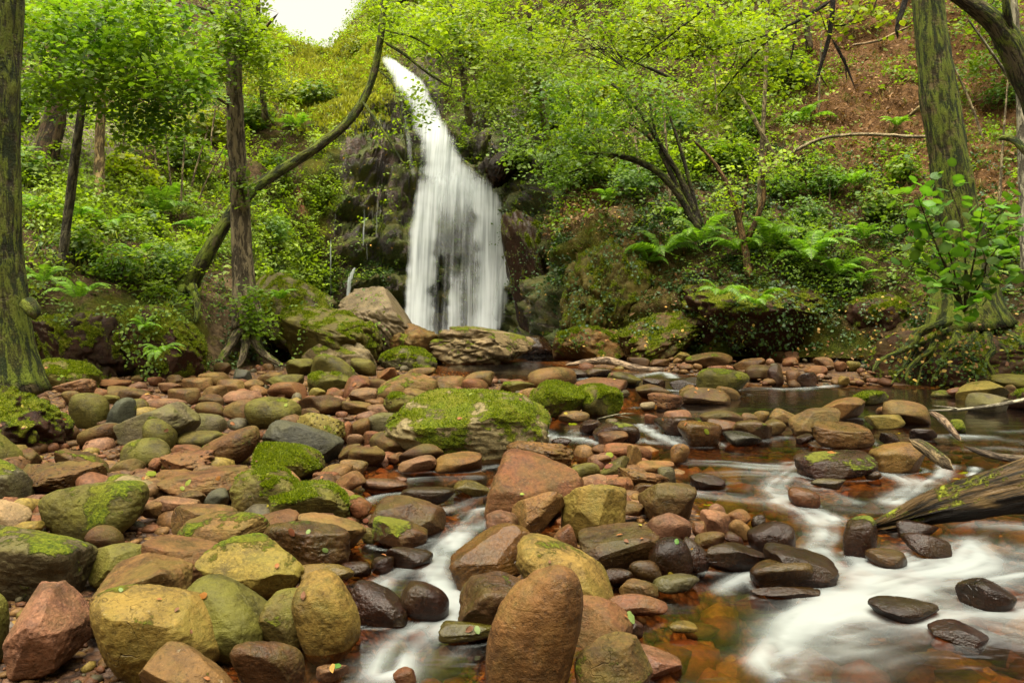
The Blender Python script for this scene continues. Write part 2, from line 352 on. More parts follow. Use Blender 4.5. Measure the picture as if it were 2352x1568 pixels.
moss = np.clip(moss, 0, 1)
wetm = np.clip(cliff*1.2, 0, 1)
TF = grid_faces(len(us), NV)[:, ::-1]
terr = obj('hillside', mesh('hillside', V, TF, Col=col, moss=moss, wet=wetm), M_TERR, kind='structure', label='steep wooded gorge sides and dark wet cliff behind the stream')
BVH = BVHTree.FromPolygons(V.tolist(), TF.tolist())
bx_, bz_ = np.meshgrid(np.linspace(-40, 40, 60), np.linspace(0, 1, 30), indexing='ij')
bv = np.stack([bx_.ravel(), -7-bz_.ravel()*16-np.abs(bx_.ravel())*-.12, -.6+bz_.ravel()*15], 1); bv += (fbm(bv*.3, 4)*1.2)[:, None]*np.array([0, 1, .5])  # out-of-view bank behind the camera, added to cut the frontal sky light
obj('hillside', mesh('hillside', bv, grid_faces(60, 30), Col=np.tile([.06, .055, .02], (len(bv), 1)), moss=np.full(len(bv), .6), wet=np.zeros(len(bv))), M_TERR, kind='structure', label='unseen bank added downstream of the viewer to block frontal light')
CAM = Vector((0, 0, H))
def hit(px, py):                                  # the slope at a photo point
    d = Vector(((px-CX)/F, 1, -(py-HOR)/F)).normalized()
    r = BVH.ray_cast(CAM, d, 100)
    if r[0] is None: return at(px, py, 20), np.array([0, -.5, .8])
    n = np.array(r[1]);
    if n @ np.array(d) > 0: n = -n
    return np.array(r[0]), n

# ------------------------------------------------------------------ stream bed and water
def poly_world(pts): return np.array([ground(x, y)[:2] for x, y in pts])
WET = [[(1000, 838), (1240, 826), (1320, 842), (1560, 856), (1700, 884), (1930, 887), (2352, 888), (3000, 930), (4200, 1900), (1440, 1900), (1490, 1560), (1440, 1450), (1530, 1370), (1600, 1325), (1730, 1300), (1740, 1230), (1690, 1150), (1590, 1110), (1570, 1050), (1490, 1020), (1340, 1025), (1130, 1075), (1130, 1150), (1190, 1190), (1065, 1280), (1050, 1340), (1065, 1430), (1130, 1500), (1130, 1900), (560, 1900), (690, 1500), (815, 1470), (825, 1330), (870, 1240), (970, 1215), (1010, 1160), (835, 1150), (830, 1075), (1110, 1058), (1240, 1020), (1240, 962), (1460, 945), (1480, 905), (1320, 872), (1000, 850)]]
WET = [poly_world(p) for p in WET]
def inside(p, poly):
    r = np.zeros(len(p), bool); j = len(poly)-1
    for i in range(len(poly)):
        a_, b_ = poly[i], poly[j]
        c_ = ((a_[1] > p[:, 1]) != (b_[1] > p[:, 1])) & (p[:, 0] < (b_[0]-a_[0])*(p[:, 1]-a_[1])/(b_[1]-a_[1]+1e-12)+a_[0])
        r ^= c_; j = i
    return r
def edge_dist(p, poly):
    d = np.full(len(p), 9.)
    for i in range(len(poly)):
        a_, b_ = poly[i-1], poly[i]; ab = b_-a_; t = np.clip(((p-a_)@ab)/(ab@ab+1e-12), 0, 1)
        d = np.minimum(d, np.linalg.norm(p-a_-t[:, None]*ab, axis=1))
    return d
def wetness(p):                                   # signed distance, + in the water
    d = np.full(len(p), -9.)
    for q in WET: dd = edge_dist(p, q); d = np.maximum(d, np.where(inside(p, q), dd, -dd))
    pool = 3.2-np.hypot((p[:, 0]+.6)*.8, p[:, 1]-16.6); return np.maximum(d, pool)
def ramp_axis(parts): return np.unique(np.concatenate([np.linspace(a_, b_, n) for a_, b_, n in parts]))
gx = ramp_axis([(-30, -6, 20), (-6, 6.5, 260), (6.5, 30, 20)]); gy = ramp_axis([(-25, 1, 14), (1, 9, 220), (9, 22, 110)])
GX, GY = np.meshgrid(gx, gy, indexing='ij'); P2 = np.stack([GX.ravel(), GY.ravel()], 1)
wd = wetness(P2)
p3 = np.c_[P2, np.zeros(len(P2))]
gz = SLOPE*np.clip(P2[:, 1], 0, 30)+fbm(p3*1.3, 4)*.06-sm(wd, -.12, .22)*.2-.06
gz += sm(-wd, .3, 2)*.04
obj('stream_bed', mesh('stream_bed', np.c_[P2, gz], grid_faces(len(gx), len(gy))), M_BED, kind='structure', label='reddish gravel bed of the stream')

STROKES = [([(2420, 1240), (2250, 1320), (2080, 1390), (1980, 1430)], .28, .32), ([(2420, 1390), (2250, 1410), (2050, 1440), (1900, 1470)], .24, .5), ([(2420, 1215), (2300, 1215), (2230, 1250), (2200, 1290)], .16, .95), ([(1620, 1090), (1750, 1085), (1860, 1110), (1950, 1150)], .16, .45), ([(2120, 1290), (2000, 1330), (1900, 1380)], .2, .6),
   # white water: photo points, half-width (m), strength
 ([(1118, 1172), (1060, 1225), (1005, 1275), (1000, 1310), (1040, 1360), (1050, 1395), (1000, 1430), (930, 1470), (900, 1530)], .12, 1.15), ([(1130, 1120), (1080, 1150), (1000, 1170)], .09, .7),
 ([(1000, 1240), (960, 1290), (880, 1330), (870, 1345)], .09, .8), ([(1090, 1250), (1070, 1310), (1060, 1370)], .08, .8),
 ([(1150, 1066), (1050, 1078), (960, 1076)], .1, .55), ([(1090, 1092), (960, 1096), (850, 1112)], .09, .6), ([(925, 1132), (870, 1136), (840, 1150)], .06, .6), ([(1040, 1420), (950, 1500), (850, 1560)], .22, .5),
 ([(1235, 985), (1260, 1010), (1330, 1002), (1370, 1018)], .13, 1.1), ([(1330, 985), (1300, 1010), (1260, 1018)], .1, .9), ([(1480, 975), (1510, 992), (1560, 1017)], .13, 1.15), ([(1460, 1005), (1510, 1015)], .08, .9),
 ([(1590, 1058), (1660, 1060), (1740, 1070), (1820, 1072)], .13, .75), ([(1760, 1010), (1800, 1000), (1870, 1010)], .1, .5), ([(1830, 1065), (1790, 1100), (1760, 1120), (1800, 1150), (1900, 1185)], .14, 1.0), ([(1580, 1110), (1660, 1105), (1740, 1100)], .1, .5),
 ([(1610, 1130), (1700, 1140), (1800, 1150)], .12, .8), ([(1800, 1150), (1880, 1180), (1890, 1220), (1860, 1250), (1900, 1300)], .14, .9), ([(1900, 1150), (2000, 1170), (2060, 1160)], .1, .5),
 ([(1740, 1220), (1770, 1250), (1760, 1300), (1690, 1330), (1660, 1350)], .07, .8), ([(1620, 1308), (1700, 1305), (1740, 1312)], .05, .9),
 ([(1960, 1280), (1990, 1300), (1940, 1350), (1900, 1390), (1830, 1420), (1800, 1480)], .11, .95), ([(2130, 1270), (2050, 1290), (1970, 1310), (1930, 1350)], .13, 1.1), ([(2352, 1210), (2270, 1205), (2210, 1240), (2270, 1285), (2180, 1305), (2060, 1320), (1950, 1360), (1870, 1400)], .15, 1.15),
 ([(2500, 1300), (2352, 1300), (2250, 1310), (2130, 1330), (2050, 1370), (1930, 1405)], .15, 1.1), ([(2500, 1480), (2352, 1455), (2240, 1430), (2130, 1420), (2030, 1408), (1950, 1400), (1860, 1440), (1810, 1520)], .16, 1.15), ([(2352, 1370), (2250, 1380), (2170, 1370), (2120, 1345)], .13, .85),
 ([(2060, 1450), (2000, 1470), (1900, 1510), (1850, 1580)], .15, .4), ([(1890, 1560), (1950, 1580)], .15, .6),
 ([(2040, 1080), (2110, 1105), (2090, 1130), (2050, 1150)], .12, 1.05), ([(2180, 1065), (2170, 1090), (2130, 1110)], .08, 1.1), ([(2240, 1070), (2235, 1090)], .05, 1.0), ([(2150, 1002), (2250, 1000), (2352, 1012)], .16, .7), ([(2230, 1030), (2300, 1025), (2400, 1035)], .12, .55), ([(2300, 990), (2400, 985)], .1, .5),
 ([(1440, 868), (1500, 857), (1530, 852), (1545, 866)], .13, 1.1), ([(1590, 858), (1650, 858)], .1, .8), ([(1320, 852), (1350, 865), (1330, 872)], .1, .7), ([(1690, 892), (1760, 890), (1830, 893), (1900, 886), (1915, 872)], .15, 1.0), ([(1525, 894), (1570, 897)], .1, 1.0), ([(1450, 935), (1500, 930)], .08, .5), ([(2000, 1005), (2012, 1020)], .05, .8), ([(1925, 955), (2000, 960)], .1, .45), ([(1440, 1090), (1480, 1130)], .03, .3)]
wx = ramp_axis([(-3.2, 4, 260), (4, 9.5, 60)]); wy = ramp_axis([(.8, 6, 300), (6, 20, 170)])
WX, WY = np.meshgrid(wx, wy, indexing='ij'); W2 = np.stack([WX.ravel(), WY.ravel()], 1)
foam = np.zeros(len(W2)); flow = np.c_[W2[:, 0]*.7, W2[:, 1]*.7, np.zeros(len(W2))]; bestw = np.full(len(W2), .02)
for si, (pts, wd_, inten) in enumerate(STROKES):
    q = poly_world(pts); L = 0
    # smooth the stroke
    for _ in range(2):
        n_ = [q[0]]
        for i in range(len(q)-1): n_ += [q[i]*.75+q[i+1]*.25, q[i]*.25+q[i+1]*.75]
        q = np.array(n_+[q[-1]])
    m = (W2[:, 0] > q[:, 0].min()-1) & (W2[:, 0] < q[:, 0].max()+1) & (W2[:, 1] > q[:, 1].min()-1) & (W2[:, 1] < q[:, 1].max()+1)
    idx = np.where(m)[0]; p = W2[idx]; bd = np.full(len(p), 9.); sg = np.zeros(len(p)); al = np.zeros(len(p))
    for i in range(len(q)-1):
        ab = q[i+1]-q[i]; l = np.linalg.norm(ab); 
        if l < 1e-6: continue
        t = np.clip(((p-q[i])@ab)/l**2, 0, 1); dv = p-q[i]-t[:, None]*ab; d = np.linalg.norm(dv, axis=1)
        u = d < bd; bd[u] = d[u]; sg[u] = np.sign(ab[0]*dv[u, 1]-ab[1]*dv[u, 0])*d[u]; al[u] = L+t[u]*l; L += l
    wd_ = wd_*.85; k = .95*inten*np.exp(-(bd/wd_)**2); k2 = inten*np.exp(-(bd/wd_/2)**2)*.16
    q3 = np.c_[sg*11+si*7, al*1.1, np.full(len(sg), si*5.1)]; sk = np.clip(.62+.75*fbm(q3, 3)+.25*perlin(np.c_[sg*26, al*1.6, np.full(len(sg), si*2.3)]), .05, 1.3); k = k*sk; k2 = k2*np.clip(sk, .5, 1)
    foam[idx] = np.maximum(np.maximum(foam[idx], k), np.minimum(foam[idx]+k2, .9)); u = k > bestw[idx]; ii = idx[u]
    flow[ii] = np.c_[sg[u], al[u]*.8, np.full(u.sum(), si*3.7)]; bestw[ii] = k[u]
wz = SLOPE*W2[:, 1]-.012+fbm(np.c_[W2*1.4, np.zeros(len(W2))], 3)*.02*sm(foam, 0, .4)+foam*.015
wn = wetness(W2); keep = wn > -.25
WF = grid_faces(len(wx), len(wy)); WF = WF[keep[WF].all(1)]
used = np.unique(WF); rem = np.full(len(W2), -1); rem[used] = np.arange(len(used)); 
WATER_ARGS = (np.c_[W2, wz][used], rem[WF], foam[used], flow[used])
me = mesh('water', WATER_ARGS[0], WATER_ARGS[1], foam=WATER_ARGS[2], flow=WATER_ARGS[3], deep=sm(WATER_ARGS[0][:, 1], 5.2, 8.2)*sm(wetness(WATER_ARGS[0][:, :2]), .0, .35))
obj('water', me, M_WATER, kind='structure', label='clear brown stream water streaked with silky white rapids')

# ------------------------------------------------------------------ waterfall
def sheet(name, rows, parent, dens=1.0, nu=40, nv=120, bulge=.25, soft=.3, mat=M_FALL, gap=0, fin=14):
    rows = np.array(rows, float); t = np.linspace(0, 1, len(rows)); tt = np.linspace(0, 1, nv)
    r = np.stack([np.interp(tt, t, rows[:, i]) for i in range(rows.shape[1])], 1)
    ker = np.ones(9)/9
    for i in range(rows.shape[1]): r[:, i] = np.convolve(np.pad(r[:, i], 4, 'edge'), ker, 'valid')
    u = np.linspace(0, 1, nu); vs = []; fl = []; fo = []
    wl = .02+.12*fbm(np.c_[tt*9+rows[0, 1], tt*0, tt*0], 3); wr = .02+.12*fbm(np.c_[tt*9+rows[0, 1], tt*0+5, tt*0], 3)
    L = 0; prev = None
    for j in range(nv):
        py_, xl, xr, D = r[j, :4]; dn = r[j, 4] if rows.shape[1] > 4 else 1
        c_ = at((xl+xr)/2, py_, D)
        if prev is not None: L += np.linalg.norm(c_-prev)
        prev = c_
        for k in range(nu):
            dd = D-bulge*math.sin(math.pi*u[k]); p = at(xl+(xr-xl)*u[k], py_, dd); vs.append(p)
            ed = max(0, min(u[k]-wl[j], 1-u[k]-wr[j]))/soft; ed = min(1, ed); ed = ed*ed*(3-2*ed)
            en = min(1, min(tt[j]*fin, (1-tt[j])*14)); dn = r[j, 4]*(1-gap*math.exp(-((u[k]-.5-.12*math.sin(tt[j]*5+1))/.15)**2)*min(1, tt[j]*3)) if rows.shape[1] > 4 else 1
            fl.append((p[0], L, 0)); fo.append(ed*en*dn*dens)
    vs = np.array(vs); vs[:, 1] += fbm(np.c_[vs[:, 0]*1.5, vs[:, 2]*.25, vs[:, 1]*0], 3)*.12
    return obj(name, mesh(name, vs, grid_faces(nv, nu), foam=np.clip(fo, 0, 1), flow=np.array(fl)), mat, parent)
wf = thing('waterfall', 'tall silky white waterfall pouring down the dark cliff', 'waterfall', at(1040, 760, 19), kind='structure')
wf.location = (0, 0, 0)
for b_ in (0, .2):
    sheet('chute', [(112, 846, 886, 22.7-b_, .6), (150, 860, 948, 22.25-b_, .9), (190, 880, 1006, 21.8-b_, .9), (250, 906, 1036, 21.3-b_, .85), (310, 924, 1066, 20.8-b_, .85), (360, 928, 1104, 20.4-b_, .9), (395, 926, 1142, 20.1-b_, .95), (430, 924, 1160, 19.75-b_, .9), (480, 920, 1174, 19.4-b_, .75), (560, 914, 1184, 19.1-b_, .55), (640, 910, 1184, 18.8-b_, .4)], wf, 1.0, 50, 160, soft=.4)
sheet('veil', [(300, 950, 1050, 20.6, .4), (370, 944, 1110, 20.1, .8), (430, 936, 1158, 19.6, .85), (500, 922, 1184, 19.2, .74), (580, 910, 1200, 18.9, .68), (660, 902, 1196, 18.6, .7), (740, 896, 1184, 18.3, .76), (800, 892, 1176, 18.1, .86)], wf, .88, 70, 140, .4, .22, gap=.16, fin=4)
sheet('veil', [(320, 940, 1010, 20.5, .5), (420, 934, 1042, 19.5, .9), (520, 918, 1034, 19.0, 1), (620, 908, 1026, 18.6, .95), (700, 900, 1022, 18.3, .95), (800, 892, 1024, 18.0, 1)], wf, 1.0, 44, 130, .3, .35, fin=4)
sheet('veil', [(350, 1010, 1110, 20.2, .5), (420, 1040, 1162, 19.6, .9), (500, 1054, 1192, 19.1, .95), (580, 1062, 1204, 18.8, .95), (660, 1064, 1194, 18.5, 1), (800, 1060, 1178, 18.0, 1)], wf, 1.0, 44, 130, .3, .35, fin=4)
sheet('veil', [(485, 1190, 1240, 17.8, .7), (515, 1168, 1224, 17.8, .85), (550, 1150, 1208, 17.9, .9), (600, 1136, 1190, 18.0, .9), (680, 1126, 1164, 18.1, .9), (790, 1106, 1152, 18.0, .9)], wf, .95, 24, 90, .1, .45, fin=5)
sheet('veil', [(560, 1010, 1090, 18.7, .5), (640, 1006, 1086, 18.4, .75), (720, 1004, 1084, 18.1, .85), (800, 1000, 1082, 17.9, .95)], wf, .85, 30, 90, .2, .4, fin=3)
sheet('veil', [(170, 876, 915, 21.7, .5), (240, 905, 945, 21.2, .6), (320, 918, 956, 20.7, .6), (420, 934, 968, 20.2, .75)], wf, .85, 20, 80, .1, .45)
for (x, y0, y1, wd_, dn) in [(762, 520, 690, 7, .7), (772, 480, 560, 5, .6), (838, 465, 560, 9, .7), (845, 540, 590, 4, .6), (868, 450, 540, 7, .7), (858, 460, 540, 3, .6), (875, 470, 510, 3, .6), (905, 160, 215, 6, .7), (898, 190, 215, 4, .6), (878, 255, 290, 6, .7), (872, 270, 290, 4, .6), (838, 585, 640, 3, .5), (755, 560, 640, 4, .6), (856, 650, 690, 3, .6)]:
    h0 = hit(x, (y0+y1)/2)[0][1]-.4
    jx = rng.normal(size=9)*1.6+np.linspace(0, -3, 9); sheet('trickle', [(y0-12+(y1-y0+24)*q/8, x-wd_*.8+jx[q], x+wd_*.8*(.5+.5*rng.random())+jx[q], h0-q*.012, .55+.45*rng.random()) for q in range(9)], wf, dn*1.3, 8, 40, .02, .5, fin=4)
h0 = hit(800, 650)[0][1]-.5
sheet('trickle', [(612, 812, 822, h0, .9), (628, 798, 818, h0, 1), (650, 792, 812, h0-.05, 1), (690, 790, 810, h0-.1, 1)], wf, 1.0, 12, 40, .05, .4)

# ------------------------------------------------------------------ rocks
COL = dict(t=(.125, .070, .025), r=(.122, .053, .024), k=(.155, .082, .046), o=(.07, .058, .012), g=(.078, .068, .038), y=(.15, .11, .026), d=(.035, .014, .007), b=(.075, .039, .014), p=(.17, .13, .075), u=(.045, .048, .038), n=(.13, .066, .021))
CNAME = dict(t='tan', r='red-brown', k='pinkish', o='olive', g='grey', y='yellow ochre', d='blackish', b='brown', p='pale', u='blue-grey', n='orange-brown')
ROCKS = []
def fit_rock(x0, y0, x1, y1, sharp, rot, seed, D=None, depth=.85, rough=.06, lvl=None, cuts=None, taper=0, facets=0):
    w_, h_ = x1-x0, y1-y0; cx, cy = (x0+x1)/2, (y0+y1)/2
    if D is None: D = gd(min(cy+.36*h_, 1900))
    if lvl is None: lvl = 5 if max(w_, h_) > 120 else 4 if max(w_, h_) > 42 else 3
    r = np.random.default_rng(seed); dv, f = ico(lvl)
    n = cuts or 13; nd = r.normal(size=(n, 3)); nd /= np.linalg.norm(nd, axis=1)[:, None]; nd = np.r_[nd, [[1, 0, 0], [-1, 0, 0], [0, 1, 0], [0, -1, 0], [0, 0, 1], [0, 0, -1]]]
    hh = np.r_[r.uniform(.7, 1.12, n), np.full(6, 1.0)]
    dt = np.clip(dv@nd.T, 0, None)/hh; rad = (dt**sharp).sum(1)**(-1/sharp)
    v = dv*rad[:, None]
    v = v*(1+rough*1.3*fbm(dv*1.3+seed, 3)+rough*.8*fbm(dv*3.2+seed, 4)+ (rough*.5*fbm(dv*9+seed, 3) if lvl > 3 else 0))[:, None]
    if rough > .09: v = v*(1-rough*.9*np.clip(1-np.abs(fbm(dv*2.1+seed*3, 3))*5, 0, 1))[:, None]
    for _ in range(facets):
        pn = r.normal(size=3); pn[1] = -abs(pn[1]); pn /= np.linalg.norm(pn); dd = v@pn; hh_ = np.quantile(dd, r.uniform(.80, .95)); v = v-np.clip(dd-hh_, 0, None)[:, None]*pn*r.uniform(.75, 1.0)
    if facets and lvl > 3: v = v*(1+.012*fbm(v*6+seed, 3))[:, None]
    if taper: v[:, 2] *= 1-taper*v[:, 0]; v[:, 1] *= 1-taper*.5*v[:, 0]
    v = v-(v.max(0)+v.min(0))/2; v /= (v.max(0)-v.min(0))/2
    c_, s_ = math.cos(R(rot)), math.sin(R(rot))
    asp = w_/h_
    if rot:
        v = v*np.array([1.35 if asp > .8 else 1/1.35, 1, 1/1.35 if asp > .8 else 1.35]); v = v@np.array([[c_, 0, s_], [0, 1, 0], [-s_, 0, c_]])
        v = v-(v.max(0)+v.min(0))/2; v /= (v.max(0)-v.min(0))/2
    rx, rz = w_/2/F*D, h_/2/F*D; ry = depth*(rx*.55+min(rx, rz)*.45); cen = at(cx, cy, D+ry*.25); sc = np.array([rx, ry, rz])
    for _ in range(4):
        q = v*sc+cen; X, Y = proj(q)
        fx, fy = w_/(X.max()-X.min()), h_/(Y.max()-Y.min())
        sc[0] *= fx; sc[2] *= min(max(fy, .6), 1.5)
        if sc[2] < .45*sc[1]: sc[1] *= .85
        q = v*sc+cen; X, Y = proj(q)
        cen[0] += (cx-(X.max()+X.min())/2)/F*cen[1]; cen[2] -= (cy-(Y.max()+Y.min())/2)/F*cen[1]
    q = v*sc; q[:, 2] = np.where(q[:, 2] < 0, q[:, 2]*1.3, q[:, 2])
    return q, f, cen
def moss_mask(v, f, amount, seed):
    n = np.zeros_like(v); fn = np.cross(v[f[:, 1]]-v[f[:, 0]], v[f[:, 2]]-v[f[:, 0]])
    for i in range(3): np.add.at(n, f[:, i], fn)
    n /= np.linalg.norm(n, axis=1)[:, None]+1e-9
    m = amount*.92-.36+.4*n[:, 2]*min(amount*3, 1)+fbm(v*5+seed, 4)*1.25
    return np.clip(m, 0, .8)*(amount > 0), n
def tufts(pos, nrm_, size, c1, c2, r, spread=.5):
    n = len(pos); nn = nrm_+r.normal(size=(n, 3))*spread+np.array([0, 0, .3]); nn /= np.linalg.norm(nn, axis=1)[:, None]
    t = np.cross(nn, r.normal(size=(n, 3))); t /= np.linalg.norm(t, axis=1)[:, None]
    s = (size*r.uniform(.6, 1.4, n))[:, None]
    v = np.stack([pos-t*s*.3, pos+t*s*.3, pos+nn*s+t*s*.12], 1).reshape(-1, 3)
    k = r.uniform(0, 1, (n, 1)); c = np.repeat(np.array(c1)*(1-k)+np.array(c2)*k, 3, 0)
    return v, np.arange(3*n).reshape(-1, 3), c
def rock(name, cat, x0, y0, x1, y1, c, sharp=6, moss=0, wet=0, rot=0, label=None, ref=None, algae=None, pit=0, rough=None, tuft=None, group=None, **kw):
    seed = int(abs(x0*7+y0*13+x1*3)) % 9973
    if rough is None: rough = .028+.0035*sharp
    if moss >= 6: rough = max(rough, .085); sharp = min(sharp, 5)
    sharp = sharp if sharp < 6 else sharp*1.5 if sharp < 8 else sharp*2
    kw.setdefault('facets', 2 if name == 'rock_outcrop' else 0 if sharp < 5 else (seed % 3)+(2 if sharp >= 8 else 1))
    v, f, cen = fit_rock(x0, y0, x1, y1, sharp, rot, seed, rough=rough, **kw)
    mk, n = moss_mask(v, f, moss/9, seed)
    o = obj(name, mesh(name, v, f, moss=mk), M_ROCK, None, cen, category=cat)
    r = np.random.default_rng(seed); j = r.uniform(.85, 1.15)
    cc = .87*np.array(COL[c])*j*r.uniform(.93, 1.07, 3); o.color = (*cc, 1)
    o['wet'] = wet/9; o['algae'] = float(algae if algae is not None else {'o': .9, 'y': .5, 'g': .6, 't': .4, 'b': .4, 'n': .35, 'r': .25}.get(c, .2)); o['pit'] = float(pit)
    if group: o['group'] = group
    if tuft or (tuft is None and moss >= 6 and (x1-x0) > 70):
        k = (mk > .55) & (n[:, 2] > -.35); a_, b_ = np.where(k)[0], None
        fi = f[k[f].all(1)]
        if len(fi) > 20:
            nt_ = int(min(9000, (x1-x0)*(y1-y0)*.55)); q = r.integers(0, len(fi), nt_); bw = r.dirichlet((1, 1, 1), nt_)
            pos = (v[fi[q]]*bw[:, :, None]).sum(1); nn = (n[fi[q]]*bw[:, :, None]).sum(1)
            sz = max(.010, 3.0/F*cen[1])
            tv, tf, tc = tufts(pos, nn, np.full(nt_, sz)*(.7+.8*(fbm(pos*8, 2)+.5)), (.04, .075, .004), (.25, .29, .014), r)
            obj('moss', mesh('moss', tv, tf, False, Col=tc), M_LEAF, o, kind='stuff')
    ROCKS.append(dict(o=o, x=(x0+x1)/2, y=(y0+y1)/2, w=x1-x0, h=y1-y0, c=c, s=sharp, m=moss, wet=wet, label=label, ref=ref, name=name, box=(x0, y0, x1, y1)))
    return o
# outcrops and mossy masses of the banks: (box), colour, sharpness, moss, wet, tilt, distance, label, short reference
BANK = [
 (775, 657, 1000, 850, 'p', 8, 2, 0, -38, 13.3, 'jagged brown outcrop with a pointed crest left of the waterfall foot', 'pointed brown outcrop', dict(rough=.1, taper=.3)),
 (860, 742, 1030, 858, 't', 8, 3, 0, -18, 13.0, 'tan stepped rock joining the pointed outcrop to the golden ledge', 'tan stepped rock', dict(rough=.1)),
 (690, 770, 870, 866, 'p', 8, 4, 0, -8, 12.3, 'pale low rock shelf behind the dark olive boulder', 'pale rock shelf', dict(rough=.1)),
 (1190, 770, 1300, 838, 'd', 8, 2, 6, 0, 14.5, 'dark wet rock right of the golden ledge', 'dark wet pool rock', dict(rough=.1)),
 (985, 748, 1232, 846, 'p', 9, 4, 0, 0, 12.9, 'low golden-brown rock ledge in front of the waterfall foot', 'golden rock ledge', dict(rough=.13)),
 (640, 700, 880, 860, 'o', 6, 6, 0, -14, 12.5, 'broad sloping mossy outcrop below the pointed brown rock', 'sloping mossy outcrop', dict(rough=.1)),
 (575, 625, 775, 790, 'g', 6, 7, 0, -22, 13.4, 'grassy moss-covered knoll beside the ivy-wrapped tree foot', 'grassy knoll', dict(rough=.1)),
 (870, 795, 1005, 862, 'g', 7, 7, 0, 0, 12.2, 'pale rock with a green mossy front at the pool edge', 'moss-fronted pale rock', dict(rough=.1)),
 (50, 715, 330, 900, 'd', 6, 7, 0, 0, 10.8, 'dark overhanging mossy bank below the ferns on the left', 'dark mossy bank', dict(rough=.13)),
 (270, 700, 478, 885, 'd', 6, 9, 0, -18, 10.6, 'rounded mossy bank block left of the rooty path', 'rounded mossy bank block', dict(rough=.11)),
 (-190, 850, 172, 1080, 'd', 5, 8, 0, -10, 6.05, 'mossy mound under the foot of the big left trunk', 'mossy trunk mound', dict(rough=.13)),
 (1268, 748, 1445, 842, 'n', 7, 6, 0, 0, 13.6, 'mossy yellow-brown rock at the foot of the right cliff', 'mossy cliff-foot rock', dict(rough=.12)),
 (1395, 715, 1620, 835, 'b', 7, 7, 0, 20, 13.35, 'sloping mossy ribs of rock under the right cliff', 'mossy rock ribs', dict(rough=.14)),
 (1285, 545, 1500, 810, 'o', 6, 7, 0, 10, 14.15, 'bulging brown cliff buttress with an orange mossy edge', 'brown cliff buttress', dict(rough=.15)),
 (1560, 640, 1950, 830, 'd', 6, 7, 0, 0, 13.05, 'dark mossy rock wall below the row of ferns', 'dark mossy rock wall', dict(rough=.13)),
 (1930, 672, 2100, 800, 'd', 6, 7, 0, -10, 12.6, 'dark mossy boulder left of the leafy shrub', 'dark mossy boulder', dict(rough=.1)),
 (1990, 735, 2560, 905, 'd', 7, 6, 0, 5, 10.5, 'mossy root-covered bank under the large right tree', 'root-covered bank', dict(rough=.09)),
 (1150, 480, 1300, 790, 'd', 7, 6, 4, 30, 17.2, 'black wet rock flank right of the waterfall', 'black wet flank', dict(rough=.1)),
 (1115, 325, 1200, 420, 'd', 8, 1, 8, 30, 19.5, 'glistening wet ledge jutting beside the fall lip', 'wet ledge', dict(rough=.12)),
]
for x0, y0, x1, y1, c, sp, mo, we, ro, D, lab, ref, kw in BANK:
    rock('rock_outcrop', 'outcrop', x0, y0, x1, y1, c, sp, mo, we, ro, lab, ref, D=D, lvl=6 if x1-x0 > 200 else 5, cuts=20, tuft=mo >= 6, **kw)
